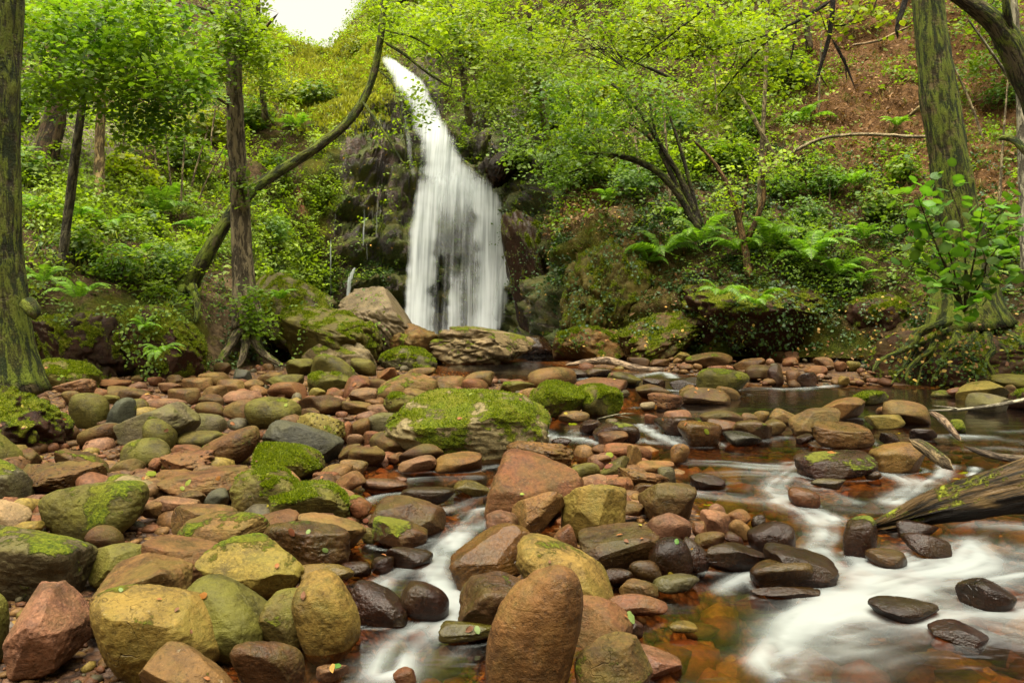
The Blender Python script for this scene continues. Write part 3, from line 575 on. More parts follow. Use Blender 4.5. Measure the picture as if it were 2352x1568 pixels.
# boulders: x0 y0 x1 y1 colour sharpness moss wet tilt [| label | short reference]
TABLE = '''
120 871 220 909 k 10 0 0 0 | pale pitted boulder next to the mossy trunk mound | pale pitted boulder
95 828 235 897 o 11 7 0 -14 | pointed mossy rock against the dark left bank | pointed mossy rock
229 872 300 889 r 6 0 0 0
250 887 347 920 t 8 0 0 0
270 894 342 926 b 7 0 0 0
218 892 252 914 r 6 0 0 0
141 899 189 932 t 5 1 0 0
161 906 248 984 o 3 0 0 0 | big smooth olive egg-shaped boulder right of the mossy mound | olive egg-shaped boulder
245 916 311 984 u 5 4 0 0 | dark blue-grey boulder with a mossy flank beside the olive egg | dark blue-grey boulder
297 917 341 954 o 4 3 0 0
237 907 278 926 o 5 0 0 0
337 916 428 944 k 4 0 0 0
268 928 453 1034 g 9 2 0 22 | large grey-green angular boulder in the left of the stone field | grey-green angular boulder
330 965 405 1044 o 3 1 0 -15 | olive-brown egg stone leaning on the grey-green boulder | leaning olive egg stone
180 974 276 1024 b 4 0 0 8 | flat brown oval stone below the olive egg-shaped boulder | flat brown oval stone
437 951 518 996 g 4 0 0 0
280 1008 388 1070 o 4 3 0 12 | olive-brown oval boulder with moss freckles | moss-freckled oval boulder
407 990 510 1032 o 5 3 0 0
460 982 592 1072 b 4 3 0 20 | large tilted brown oval boulder with mossy patches | tilted brown oval boulder
370 1035 492 1090 r 9 0 0 0 | rough reddish pebbly conglomerate boulder | reddish conglomerate
397 1021 462 1046 r 7 0 0 0
342 1052 372 1081 r 5 0 0 0
-30 996 60 1088 o 4 4 0 -35 | smooth olive boulder cut by the left picture edge | smooth edge boulder
40 1030 95 1074 b 10 0 0 0
130 1036 257 1108 b 10 4 0 -12 | brown tilted block with a bright mossy right face | moss-faced brown block
45 1060 240 1138 b 6 0 0 0 | long red-brown pitted boulder lying on the left | long pitted boulder
-40 1060 75 1165 g 7 4 0 -20
255 1054 331 1094 b 8 0 0 0
300 1077 354 1104 r 5 0 0 0
350 1079 448 1121 n 10 2 0 0
242 1091 358 1139 p 5 4 0 -12 | pale grey oval stone with green speckles | pale speckled oval
322 1099 378 1124 t 5 0 0 0
370 1071 585 1146 t 7 0 0 8 | broad flat tan slab with green leaves on it | broad tan slab
98 1109 332 1226 o 4 5 0 6 | big olive mossy loaf-shaped boulder on the left | olive loaf boulder
90 1134 150 1167 r 5 0 0 0
-20 1150 70 1222 p 5 0 0 -15
328 1152 378 1184 t 5 0 0 0
340 1140 460 1180 k 7 0 0 0
408 1128 476 1164 b 5 0 0 0
470 1122 524 1162 u 6 0 0 0 | small blue-grey stone in front of the broad tan slab | small blue-grey stone
400 1160 550 1234 t 5 1 0 0
533 1078 688 1186 o 4 6 0 10 | rounded olive boulder with a mossy left half | half-mossy olive boulder
382 861 428 886 b 10 0 0 0
420 868 486 900 t 7 0 0 0
457 856 528 886 t 6 0 0 0
492 833 530 859 b 6 0 0 0
537 849 578 878 u 6 0 0 0
388 892 458 929 b 6 1 0 0
458 905 512 931 b 5 0 0 0
500 872 560 904 t 7 0 0 0
467 886 520 921 t 6 0 0 0
515 898 600 929 k 6 0 0 0
450 924 512 956 b 5 0 0 0
515 920 588 967 t 5 1 0 0
566 914 687 984 o 4 2 0 0 | large round olive boulder behind the blue-grey slab | round olive boulder
365 879 417 901 k 6 0 0 0
302 861 332 878 b 6 0 0 12
340 866 372 884 r 5 0 0 0
560 872 606 898 t 6 0 0 0
659 825 720 863 o 7 1 0 0
718 816 817 870 o 5 4 0 0 | big dark olive boulder at the back of the stone field | dark olive back boulder
807 824 862 861 o 5 2 0 -15
710 856 808 904 o 9 6 0 0 | flat rugged mossy rock under the dark olive back boulder | rugged flat mossy rock
792 864 852 914 r 5 0 0 0
848 871 893 911 b 4 0 0 0
868 860 1000 922 t 5 4 0 14 | large tan boulder with a mossy left face | moss-cheeked tan boulder
992 876 1043 916 b 4 0 0 -12
1002 864 1065 896 t 5 0 0 0
1063 871 1120 905 r 4 0 0 -10
1068 853 1133 883 t 5 0 0 0
938 844 998 861 t 5 0 0 0
868 845 910 873 r 8 0 0 0
618 879 703 913 r 5 0 0 0
613 861 695 898 o 8 0 0 0
593 856 648 886 t 5 0 0 0
710 891 748 911 y 6 0 0 0
750 891 788 918 r 9 0 0 0
803 891 865 926 k 10 0 0 0
690 909 788 953 b 11 0 0 0 | dark-sided angular brown block in the middle stones | angular brown block
684 937 733 963 b 6 0 0 0
788 922 850 950 t 9 0 0 0
845 930 895 955 k 7 0 0 -12
884 904 978 970 o 7 6 0 -18 | moss-topped conglomerate left of the big mossy boulder | moss-topped conglomerate
928 893 1012 946 t 5 1 0 -28
676 951 790 1026 y 9 2 0 0 | rough yellow pitted block above the blue-grey slab | rough yellow block
610 969 782 1062 u 8 1 0 -24 | smooth blue-grey slab sloping down to the right | blue-grey slab
780 969 809 1011 r 5 0 0 0
808 961 849 1003 b 4 0 0 10
830 949 922 996 g 5 2 0 0
798 998 834 1027 k 4 0 0 0
834 991 877 1026 r 4 0 0 0
853 991 950 1048 b 5 0 0 -10 | brown egg-like boulder left of the big mossy boulder | brown egg-like boulder
779 1020 830 1051 b 6 0 0 15
803 1026 882 1065 b 4 0 0 0
920 1021 1015 1066 b 5 0 0 20
918 1046 1000 1081 k 5 0 2 18
1000 1038 1103 1080 n 7 0 1 6 | long brown block at the edge of the central channel | long channel-edge block
890 1039 930 1061 r 6 0 0 0
898 900 1250 1050 p 7 8 0 -6 | biggest boulder, thickly green with moss, in the middle of the stream | big mossy boulder
1123 996 1190 1050 n 9 1 0 25 | orange-stained stone against the big mossy boulder | orange-stained stone
585 1020 740 1100 o 9 8 0 -14 | craggy mossy rock below the blue-grey slab | craggy mossy rock
613 1108 797 1192 o 8 8 0 0 | shaggy mossy boulder beside the central channel | shaggy mossy boulder
767 1083 838 1134 r 9 0 0 20
720 1084 776 1114 r 5 0 0 0
735 1066 808 1098 t 5 0 1 0
783 1056 843 1086 t 5 0 1 0
755 1116 813 1152 k 6 0 0 -15
797 1138 852 1182 r 6 5 0 0
850 1141 1017 1226 b 6 1 4 -18 | smooth brown wet boulder tipping into the channel | tipping brown boulder
925 1119 1040 1158 d 4 0 8 0 | flat dark wet stone crossing the channel | flat dark wet stone
1045 1103 1127 1138 y 7 0 7 -10
908 1094 934 1107 r 5 0 6 0
833 1099 932 1124 k 5 0 5 0
1122 1039 1327 1195 r 6 1 0 -10 | big smooth red-brown boulder in the centre | big red-brown boulder
1168 1015 1312 1075 n 6 1 3 -10 | pebbly conglomerate slab behind the big red-brown boulder | pebbly slab
1226 1125 1298 1175 r 5 0 0 0
1180 1134 1292 1236 t 6 0 1 20 | tan stone with a dark front below the big red-brown boulder | dark-fronted tan stone
1295 1118 1433 1241 y 9 3 0 -8 | bright yellow cracked block in the centre | yellow cracked block
1221 878 1338 958 o 6 9 0 0 | left one of two bright green mossy rocks | left mossy twin
1328 886 1425 953 o 6 8 0 0 | right one of two bright green mossy rocks | right mossy twin
1227 943 1263 962 k 5 0 0 0
1286 944 1351 966 t 5 0 2 0
1217 845 1320 889 t 4 2 0 0 | smooth tan oval boulder behind the mossy twins | tan oval behind twins
1150 876 1226 902 o 6 3 0 0
1200 892 1246 916 t 5 0 0 0
1323 868 1436 902 r 7 0 2 0
1316 850 1348 868 d 6 0 5 0
1344 845 1403 868 b 6 0 6 0
1396 855 1471 886 o 8 1 3 -15
1442 821 1491 841 b 6 0 2 0
1494 825 1536 840 b 6 1 2 0
1577 810 1678 843 b 6 3 0 0 | broad flat brown boulder under the right cliff | broad cliff-foot boulder
1546 809 1586 833 y 8 0 0 0
1676 801 1735 825 r 7 1 0 0
1686 823 1756 855 n 10 2 0 20
1713 839 1775 871 b 7 0 3 0
1626 840 1668 856 r 6 0 1 0
1561 836 1591 853 r 6 0 1 0
1604 848 1717 910 o 4 5 0 0 | domed boulder with a mossy cap in the back stream | moss-capped dome
1563 891 1673 927 b 5 0 2 0
1643 888 1698 916 t 6 0 2 -20
1561 884 1598 910 t 10 0 2 30
1463 883 1541 914 b 10 0 3 -15
1478 868 1526 894 d 7 0 7 0
1541 866 1621 892 d 7 0 8 0
1490 903 1568 940 r 6 0 1 0 | red pebbly dome standing in the brown water | red pebbly dome
1471 923 1503 941 p 8 0 0 0
1527 942 1588 972 k 6 0 1 0
1481 951 1511 971 r 7 0 2 0
1611 943 1703 972 b 5 1 1 0
1703 949 1738 971 k 5 0 1 0
1728 944 1766 966 t 5 0 1 0
1506 959 1593 1000 d 6 0 7 10
1560 968 1655 1024 n 6 0 6 -15 | wet orange-brown boulder beside the white cascade | wet orange-brown boulder
1627 963 1696 999 r 6 0 4 -12
1686 966 1770 1005 b 6 2 5 -10
1663 990 1746 1021 u 6 0 7 0 | dark grey wet stone at the edge of the right rapids | dark grey wet stone
1366 971 1466 1018 d 5 4 7 0 | dark wet rock with black-green moss | black-green mossy rock
1376 991 1440 1024 r 6 0 2 14
1333 964 1381 994 d 6 0 8 0
1391 961 1420 976 b 5 0 3 0
1268 1005 1311 1026 d 5 0 8 0
1541 1021 1582 1061 n 3 0 1 10 | smooth tan egg stone on the central stone bar | tan egg stone
1390 1018 1492 1053 r 5 0 0 -5
1360 1021 1398 1046 b 6 0 1 0
1441 1023 1473 1080 t 6 0 0 0
1381 1049 1443 1100 o 6 1 0 38 | slanting brown wedge stone on the central bar | slanting wedge stone
1311 1064 1376 1104 o 5 1 0 0
1357 1044 1403 1063 k 5 0 0 0
1463 1058 1545 1083 t 6 0 0 0
1422 1075 1533 1125 n 6 1 2 -12 | speckled yellow-brown conglomerate on the central bar | speckled conglomerate
1512 1073 1551 1109 g 7 0 2 0
1336 1090 1397 1130 k 10 0 0 15
1393 1096 1457 1132 r 8 0 0 -12
1323 1096 1341 1136 r 6 0 0 0
1456 1110 1503 1137 b 6 0 7 0
1471 1111 1595 1186 b 9 0 2 -8 | ridged brown boulder at the right of the central bar | ridged brown boulder
1447 1133 1481 1159 t 5 3 0 0
1426 1151 1476 1180 b 6 0 2 0
1587 1088 1663 1122 d 5 0 9 0
1611 1172 1675 1224 k 5 0 0 0 | pink stone heading the small red stone cluster | pink cluster stone
1676 1194 1726 1236 t 4 0 1 -15
1671 1170 1723 1206 r 5 0 1 0
1591 1198 1623 1238 r 7 0 1 0
1598 1221 1663 1253 b 5 0 3 10
1663 1221 1706 1253 d 5 0 5 -20
1491 1180 1583 1242 k 6 0 1 0
1629 1157 1666 1182 k 5 0 0 0
1764 803 1800 833 b 5 0 0 0
1790 808 1833 834 r 5 0 0 0
1839 801 1894 826 o 5 1 0 0
1861 805 1919 834 b 8 0 0 18
1884 790 1954 816 y 6 2 0 0
1971 790 2030 824 o 5 3 0 0
1984 810 2021 841 b 6 1 0 0
1869 821 1914 849 k 6 0 0 -15
1849 840 1899 861 r 6 0 0 0
1916 831 1944 852 r 6 0 0 0
1929 814 1969 836 b 6 0 0 0
1946 830 1979 851 y 6 0 0 0
1926 864 1951 885 y 8 1 0 0
1806 851 1839 883 r 5 0 3 0
1831 856 1878 885 d 6 0 6 0
1764 839 1799 883 d 6 0 3 0
1798 821 1833 843 r 5 0 0 0
1886 914 1983 961 n 8 1 1 20 | brown wedge boulder rising from the back pool | pool wedge boulder
1959 899 2036 928 o 7 8 1 10 | low mossy stone awash in the back pool | awash mossy stone
2030 921 2134 975 t 5 0 1 -10 | rounded tan-grey boulder in the right pool | tan-grey pool boulder
2014 934 2066 958 t 5 0 2 0
1989 953 2076 982 y 6 1 3 0 | flat yellow stone in the right pool | flat yellow pool stone
2199 876 2313 920 y 10 2 0 12 | angular yellow rock at the right shore | angular yellow shore rock
2221 903 2314 946 g 6 0 0 0
2281 860 2420 895 o 5 3 0 0
2306 884 2341 911 b 5 0 0 0
2314 896 2420 942 d 6 6 0 0
2174 890 2211 912 r 7 0 2 15
2139 896 2184 911 o 6 6 2 0
1815 939 1926 998 t 6 2 1 18 | tan boulder at the left of the right pool | tan pool-side boulder
1769 939 1828 972 t 8 1 1 -20
1755 963 1804 996 b 5 0 4 0
1869 970 2003 1025 n 5 0 5 -6 | big wet brown boulder between two little falls | big wet brown boulder
1829 996 1871 1017 d 6 0 8 10
2021 994 2066 1020 d 6 0 7 0
2091 984 2150 1009 d 6 0 8 0
2181 964 2217 994 d 5 8 4 0
1831 1036 2008 1096 d 5 4 6 4 | long dark mossy rock like a log in the rapids | log-like mossy rock
2000 1018 2123 1082 n 7 2 4 16 | tilted orange and grey rock under a driftwood stick | tilted orange-grey rock
1986 1080 2024 1099 b 5 0 8 0
1865 1099 1940 1121 g 8 0 8 0
1813 1120 1882 1163 r 4 0 8 0 | dark red glossy stone alone in the right rapids | glossy red rapids stone
-60 1214 212 1372 g 6 5 0 -10 | big mossy boulder at the left edge with a green right side | big edge boulder
19 1196 101 1225 y 8 0 0 12
198 1207 283 1253 b 4 0 0 0
330 1232 510 1326 r 5 0 0 -14 | big smooth reddish boulder behind the layered tan rock | big smooth reddish boulder
197 1250 343 1340 o 6 1 0 10
410 1178 612 1268 t 7 5 0 12 | tan rock with a mossy hollow on its right | mossy-hollow rock
197 1278 432 1442 t 8 1 0 16 | layered tan boulder with a split across it | layered tan boulder
15 1343 205 1532 k 11 1 0 0 | craggy pinkish-brown boulder at lower left | craggy pinkish boulder
220 1351 520 1540 y 5 3 0 8 | big glossy yellow-olive boulder at lower left | yellow-olive boulder
418 1327 630 1502 o 5 1 0 -30 | dark olive boulder leaning beside the yellow-olive one | dark leaning boulder
458 1230 688 1362 y 9 4 0 -16 | yellow-green angular boulder with lichen blotches | blotched yellow-green boulder
328 1481 530 1640 t 6 1 0 -25 | smooth tan boulder cut by the bottom edge | bottom-edge tan boulder
-80 1365 18 1505 o 5 1 0 0
535 1478 694 1600 b 5 1 3 -10
596 1356 744 1486 o 5 3 0 -8 | round olive-brown boulder by the yellow kidney stone | round olive-brown boulder
676 1315 821 1495 y 4 1 0 14 | kidney-shaped yellow boulder by the foreground pool | kidney-shaped yellow boulder
688 1296 808 1350 y 7 1 6 0
613 1201 797 1306 b 7 1 6 -10 | wet boulder with a glittering pale top | glittering wet boulder
686 1181 835 1270 t 7 2 1 -14
588 1171 685 1240 b 9 1 0 14
858 1188 977 1254 b 8 5 4 -10 | mossy wedge stone dipping into the channel | mossy wedge stone
830 1213 864 1244 o 4 1 1 0
888 1257 990 1302 d 5 0 9 -10
805 1336 932 1428 d 6 0 9 -12 | black glistening stone left of the foreground cascade | left black glistening stone
923 1337 1027 1418 d 4 0 8 -22 | black egg stone in the foreground cascade | black cascade egg
853 1278 903 1314 d 6 0 9 0
785 1290 850 1320 d 5 0 8 0
1040 1208 1220 1348 n 6 0 7 28 | glossy orange-brown boulder leaning over the channel | glossy leaning boulder
1118 1174 1187 1238 k 8 0 2 10
1060 1318 1235 1452 b 9 1 4 10 | dark brown block with a pink top by the channel | pink-topped dark block
1013 1426 1142 1470 o 6 0 8 0
729 1527 800 1564 k 6 0 4 0
905 1532 955 1572 r 9 0 3 0
1125 1317 1330 1680 n 4 1 0 -6 | tall upright reddish slab in the foreground centre | upright foreground slab
1318 1373 1449 1510 r 6 1 0 -16
1327 1461 1492 1660 t 6 3 0 8 | tan-olive boulder at the bottom right of the upright slab | tan-olive bottom boulder
1195 1233 1404 1392 y 5 2 0 -24 | golden cracked loaf boulder above the upright slab | golden loaf boulder
1336 1204 1513 1308 b 8 1 4 14 | dark ridged boulder behind the golden loaf | dark ridged boulder
1491 1236 1588 1324 d 3 1 7 0 | smooth black-green round stone | black-green round stone
1571 1236 1633 1312 d 5 0 8 -20
1448 1288 1518 1335 b 4 0 6 0
1388 1306 1451 1340 d 5 3 6 0
1501 1318 1603 1358 g 5 0 6 0
1426 1330 1509 1374 t 7 0 3 0
1401 1363 1528 1408 r 6 0 4 0
1343 1373 1392 1395 t 5 0 2 0
1426 1416 1475 1460 d 7 1 4 0
1626 1248 1760 1310 d 7 0 8 -8
1273 1206 1325 1266 r 6 0 3 0
1720 1200 1823 1266 d 6 0 9 0
1760 1250 1920 1345 d 5 0 9 -22 | long black rock slope washed by the rapids | black washed slope
1728 1281 1862 1350 b 5 0 7 10 | brown wet dome stone below the black washed slope | brown wet dome
1939 1188 2012 1280 d 5 4 7 -12 | upright black mossy stone at the log tip | upright black mossy stone
1730 1346 1878 1372 d 6 0 9 0
2136 1424 2268 1492 d 6 0 9 -16 | black wet stone alone in the lower right rapids | lone black rapids stone
2062 1196 2152 1232 d 7 0 9 0
2072 1225 2182 1276 d 6 0 9 -10
1726 1183 1757 1211 d 5 0 8 0
1990 1260 2080 1300 b 5 0 8 0
2000 1370 2150 1425 d 5 0 7 -8
2200 1330 2330 1400 d 5 0 8 0
1420 1480 1560 1560 k 6 0 6 0
1540 1425 1600 1450 y 5 0 5 0
'''
for ln in TABLE.strip().splitlines():
    pt = [q.strip() for q in ln.split('|')]; f_ = pt[0].split()
    x0, y0, x1, y1 = map(float, f_[:4]); g_ = .05*(x1-x0); h_ = .06*(y1-y0); x0 -= g_; x1 += g_; y0 -= h_; y1 += h_; c = f_[4]; sp, mo, we, ro = map(float, f_[5:9])
    kw = {}
    if len(pt) > 1 and ('pitted' in pt[1] or 'conglomerate' in pt[1] or 'pebbly' in pt[1]): kw = dict(pit=1, rough=.13)
    if y1 > 1490 and x0 > 1400: kw['D'] = gd(y1)+.1
    if abs(x0-880.4) < 1: kw.update(rough=.085, lvl=6, cuts=9, taper=-.38)
    if (x1-x0)*(y1-y0) > 12000: kw.setdefault('lvl', 6)
    rock('boulder' if x1-x0 > 70 else 'stone', 'boulder' if x1-x0 > 70 else 'stone', x0, y0, x1, y1, c, sp, mo, we, ro, pt[1] if len(pt) > 1 else None, pt[2] if len(pt) > 2 else None, group='boulders and stones of the stream bed', **kw)
# labels for the rest: own look, then where it lies beside a rock one can find
heroes = [r_ for r_ in ROCKS if r_['ref']]; seen = set()
def direction(r_, h_):
    dx, dy = (r_['x']-h_['x']), (r_['y']-h_['y'])*1.6
    if abs(dx) > abs(dy): return 'left of' if dx < 0 else 'right of'
    return 'behind' if dy < 0 else 'in front of'
for r_ in ROCKS:
    if r_['label']: lab = r_['label']
    else:
        asp = r_['w']/r_['h']; shp = 'flat' if asp > 2.3 else 'upright' if asp < .95 else 'angular' if r_['s'] >= 8 else 'rounded' if r_['s'] <= 5 else 'blunt'
        siz = 'small' if r_['w'] < 55 else 'large' if r_['w'] > 120 else 'medium'
        tex = 'mossy ' if r_['m'] >= 4 else 'wet ' if r_['wet'] >= 5 else ''
        hs_ = sorted(heroes, key=lambda q: math.hypot(q['x']-r_['x'], (q['y']-r_['y'])*1.8))
        base = f"{siz} {tex}{shp} {CNAME[r_['c']]} stone"; lab = None
        for q in hs_[:6]:
            t_ = f"{base} {direction(r_, q)} the {q['ref']}"
            if t_ not in seen: lab = t_; break
        k = 0
        while lab is None:
            t_ = f"{base} between the {hs_[k]['ref']} and the {hs_[k+1]['ref']}"; k += 1
            if t_ not in seen: lab = t_
    seen.add(lab); r_['o']['label'] = lab

# gravel and cobbles between the boulders: past counting
def pebbles(name, n, smin, smax, region, lab, lvl=1, z_off=0.0, pool=None):
    r = np.random.default_rng(len(name)*31+n); dv, f = ico(lvl); vs, fs, ms = [], [], []
    X, Y = region(r, n); wdist = wetness(np.c_[X, Y]); k = 0; proto = []
    for i in range(14):
        nd = r.normal(size=(9, 3)); nd /= np.linalg.norm(nd, axis=1)[:, None]; dt = np.clip(dv@nd.T, 0, None)/r.uniform(.75, 1.1, 9)
        rad = ((dt**5).sum(1)+.15)**(-1/5); proto.append(dv*np.clip(rad, .4, 1.4)[:, None])
    n = len(X); S = smin+(smax-smin)*r.random(n)**2.5; rot = r.uniform(0, 6.28, n); sq = r.uniform(.4, .8, n); pr = r.integers(0, 14, n); el = r.uniform(.65, 1.1, n)
    z = SLOPE*np.clip(Y, 0, 30)-sm(wdist, -.12, .22)*.2+fbm(np.c_[X, Y, 0*X]*1.3, 4)*.06-.06+sm(-wdist, .3, 2)*.04+z_off
    cols = np.array([COL[c] for c in 'trkrtbbgyrntr']); cc = cols[r.integers(0, len(cols), n)]*r.uniform(.6, 1.15, (n, 1))
    for i in range(n):
        p = proto[pr[i]]*np.array([1, el[i], sq[i]])*S[i]; c_, s_ = math.cos(rot[i]), math.sin(rot[i])
        vs.append(np.c_[p[:, 0]*c_-p[:, 1]*s_+X[i], p[:, 0]*s_+p[:, 1]*c_+Y[i], p[:, 2]+z[i]+S[i]*sq[i]*.35])
    vs = np.concatenate(vs); nvp = len(dv); fs = (f[None]+np.arange(n)[:, None, None]*nvp).reshape(-1, 3)
    return obj(name, mesh(name, vs, fs, Col=np.repeat(cc, nvp, 0)), M_PEB, kind='stuff', label=lab, category='pebbles')
def peb_mat():
    s = N('pebble'); k = s.attr('Col', out='Color'); c = s.coord(); n = s.noise(c, 45, 4, .65)
    k = s.mix(s.ramp(n, .3, .7), s.mix(1, k, (.55, .52, .5), 'MULTIPLY'), s.mix(1, k, (1.3, 1.25, 1.15), 'MULTIPLY'))
    return s.done(s.bsdf(k, .6, s.bump(n, .5, .01), .2))
M_PEB = peb_mat()
def reg_px(x0, x1, y0, y1, dry=None):
    def f(r, n):
        px_ = r.uniform(x0, x1, n); py_ = y0+(y1-y0)*r.random(n); D = H/((py_-HOR)/F+SLOPE); X, Y = (px_-CX)/F*D, D
        if dry is not None:
            k = (wetness(np.c_[X, Y]) < .05) == dry; X, Y = X[k], Y[k]
        return X, Y
    return f
pebbles('cobbles', 1500, .03, .13, reg_px(-150, 1560, 838, 1200, True), 'loose reddish cobbles filling the gaps of the stone field', 2)
pebbles('cobbles', 260, .03, .09, reg_px(1540, 2050, 798, 885, None), 'heap of reddish cobbles under the right cliff', 2, .05)
pebbles('gravel', 3200, .012, .045, reg_px(-150, 1560, 838, 1160, True), 'small reddish stones and grit between the far boulders', 1)
pebbles('gravel', 2600, .008, .035, reg_px(-150, 1560, 1150, 1640, True), 'fine reddish gravel between the foreground boulders', 1)
pebbles('gravel', 900, .02, .1, reg_px(600, 1500, 1050, 1640, False), 'drowned pebbles on the bed of the central channel', 1)
pebbles('gravel', 1500, .03, .14, reg_px(1400, 2500, 900, 1640, False), 'drowned stones on the bed of the right stream', 1)
wv_ = WATER_ARGS[0]; fo_ = WATER_ARGS[2].copy(); base_ = fo_.copy()
for r_ in ROCKS:
    o = r_['o']; cx_, cy_ = o.location.x, o.location.y
    if wetness(np.array([[cx_, cy_]]))[0] < .02 or r_['name'] == 'rock_outcrop': continue
    ex, ey = o.dimensions.x/2*.92, o.dimensions.y/2*.92; dx, dy = (wv_[:, 0]-cx_)/ex, (wv_[:, 1]-cy_)/ey; e_ = np.hypot(dx, dy); near = e_ < 1.8
    if not near.any(): continue
    amt = np.clip(base_[near].max()*1.2-.15, 0, .6); side = .55+.45*np.clip(np.abs(dx[near])/np.maximum(e_[near], .01), 0, 1)
    fo_[near] = np.maximum(fo_[near], amt*side*np.exp(-((e_[near]-1.08)/.16)**2))
bpy.data.objects['water'].data.attributes['foam'].data.foreach_set('value', fo_.astype(np.float32))
print('rocks', len(ROCKS), round(time.time()-T0, 1))

# ------------------------------------------------------------------ leaves, ferns, trees
def leaves(pos, nn, size, colr, r, aspect=.62, kind=4, tdir=None):
    n = len(pos); nn = nn/(np.linalg.norm(nn, axis=1)[:, None]+1e-9)
    t = np.cross(nn, r.normal(size=(n, 3))) if tdir is None else tdir-nn*(tdir*nn).sum(1)[:, None]
    t /= np.linalg.norm(t, axis=1)[:, None]+1e-9; b = np.cross(nn, t); s = np.asarray(size).reshape(-1, 1); l = s*.5
    if kind == 4: v = np.stack([pos-t*l, pos+b*l*aspect+nn*s*.08, pos+t*l, pos-b*l*aspect+nn*s*.08], 1)
    else: v = np.stack([pos-t*l, pos-t*l*.45+b*l*aspect+nn*s*.07, pos+t*l*.35+b*l*aspect*.9+nn*s*.06, pos+t*l-nn*s*.06, pos+t*l*.35-b*l*aspect*.9+nn*s*.06, pos-t*l*.45-b*l*aspect+nn*s*.07], 1)
    k = v.shape[1]
    return v.reshape(-1, 3), np.arange(n*k).reshape(n, k), np.repeat(colr, k, 0)
def cmix(r, n, c1, c2, p=1): k = r.random((n, 1))**p; return np.array(c1)*(1-k)+np.array(c2)*k
YG1, YG2 = (.11, .22, .010), (.34, .45, .02)      # yellow-green
GR1, GR2 = (.065, .135, .010), (.21, .31, .02)   # fresh green
DK1, DK2 = (.014, .038, .008), (.055, .11, .018)  # ivy

# points on the slopes
fa = V[TF]; ar = np.linalg.norm(np.cross(fa[:, 1]-fa[:, 0], fa[:, 3]-fa[:, 0]), axis=1); fc = fa.mean(1); fpx, fpy = proj(fc); fn = nrm[TF].mean(1)
vis = (fpx > -150) & (fpx < 2500) & (fpy > -120) & (fpy < 860)
sky_ok = 1-blob(fpx, fpy, 715, 20, 105, 62, .15)
cl_f = cliff[TF].mean(1); bt_f = butt[TF].mean(1); lt_f = litter[TF].mean(1); pa_f = path[TF].mean(1); patch = fbm(fc*.7, 3)
def sample(dens, n, r):
    p = ar*dens*vis; p = p/p.sum(); i = r.choice(len(p), n, p=p); uv = r.random((n, 2)); q = fa[i]
    pos = (q[:, 0]*(1-uv[:, :1])+q[:, 1]*uv[:, :1])*(1-uv[:, 1:])+(q[:, 3]*(1-uv[:, :1])+q[:, 2]*uv[:, :1])*uv[:, 1:]
    return pos, fn[i], i
UP = np.array([0, 0, 1.])
def clumps(name, dens, n, per, spread, lift, size, c1, c2, seed, lab, aspect=.62, kind=4, mat=None, tilt=.6, hue=.5):
    r = np.random.default_rng(seed); p, nm, i = sample(dens, n, r); m = per
    hgt = r.random((n, 1))**1.3*lift; cen = p+nm*hgt*.7+UP*hgt*.5
    td = r.normal(size=(n, 3))*np.array([1, 1, .35])+nm*.5; td /= np.linalg.norm(td, axis=1)[:, None]; sdv = np.cross(td, UP+nm*.5+r.normal(size=(n, 3))*.35); sdv /= np.linalg.norm(sdv, axis=1)[:, None]; pn = np.cross(sdv, td); pn *= np.sign(pn[:, 2:]+1e-6)
    tt_ = np.tile(np.linspace(-1, 1, m), n)[:, None]; ss_ = np.tile(np.where(np.arange(m) % 2, 1., -1.), n)[:, None]
    pos = np.repeat(cen, m, 0)+np.repeat(td, m, 0)*tt_*spread*1.5+np.repeat(sdv, m, 0)*ss_*size*.5-UP*(tt_**2)*spread*.35+r.normal(size=(n*m, 3))*spread*.22
    nn = np.repeat(pn, m, 0)+r.normal(size=(n*m, 3))*tilt*.45
    tone = np.clip(.5+hue*(fbm(cen*.9+seed, 3)*1.6), 0, 1); ton = np.repeat(tone, m)[:, None]*.65+r.random((n*m, 1))*.35
    cc = (np.array(c1)*(1-ton)+np.array(c2)*ton)*np.repeat(r.uniform(.7, 1.2, (n, 1)), m, 0)
    v, f, c = leaves(pos, nn, size*r.uniform(.45, 1.1, n*m)*np.repeat(r.uniform(.7, 1.6, n), m), cc, r, aspect, kind)
    return obj(name, mesh(name, v, f, False, Col=c), mat or M_LEAF, kind='stuff', label=lab, category='ground cover')
left = (fpx < 900)*1.; right = 1-left
open_ = (1-cl_f*.93)*(1-pa_f)*(1-lt_f*.95)*(1-bt_f*.93)*np.clip(.45+patch*1.5, .08, 1.3)
grassy = np.maximum(blob(fpx, fpy, 770, 190, 130, 110), .6*blob(fpx, fpy, 620, 170, 90, 110))
clumps('undergrowth', open_*left*(1-grassy*.8)*(fpy < 690), 9000, 9, .12, .45, .085, GR1, YG2, 11, 'bright leafy undergrowth covering the left slope')
clumps('undergrowth', open_*left*(fpy > 430)*(fpy < 760), 3000, 9, .09, .25, .06, DK2, GR2, 12, 'low green plants along the foot of the left slope')
clumps('undergrowth', open_*right*(fpy < 420)*(fpx < 1950), 8000, 9, .13, .5, .085, GR1, YG2, 13, 'bright leafy undergrowth high on the right slope')
clumps('undergrowth', open_*right*(fpy > 250)*(fpy < 700), 3600, 9, .11, .3, .07, DK2, GR2, 14, 'mixed green plants across the lower right slope')
clumps('undergrowth', (lt_f > .3)*np.clip(patch+.15, 0, 1), 1700, 7, .1, .15, .08, GR1, GR2, 15, 'sparse green plants on the brown leafy slope')
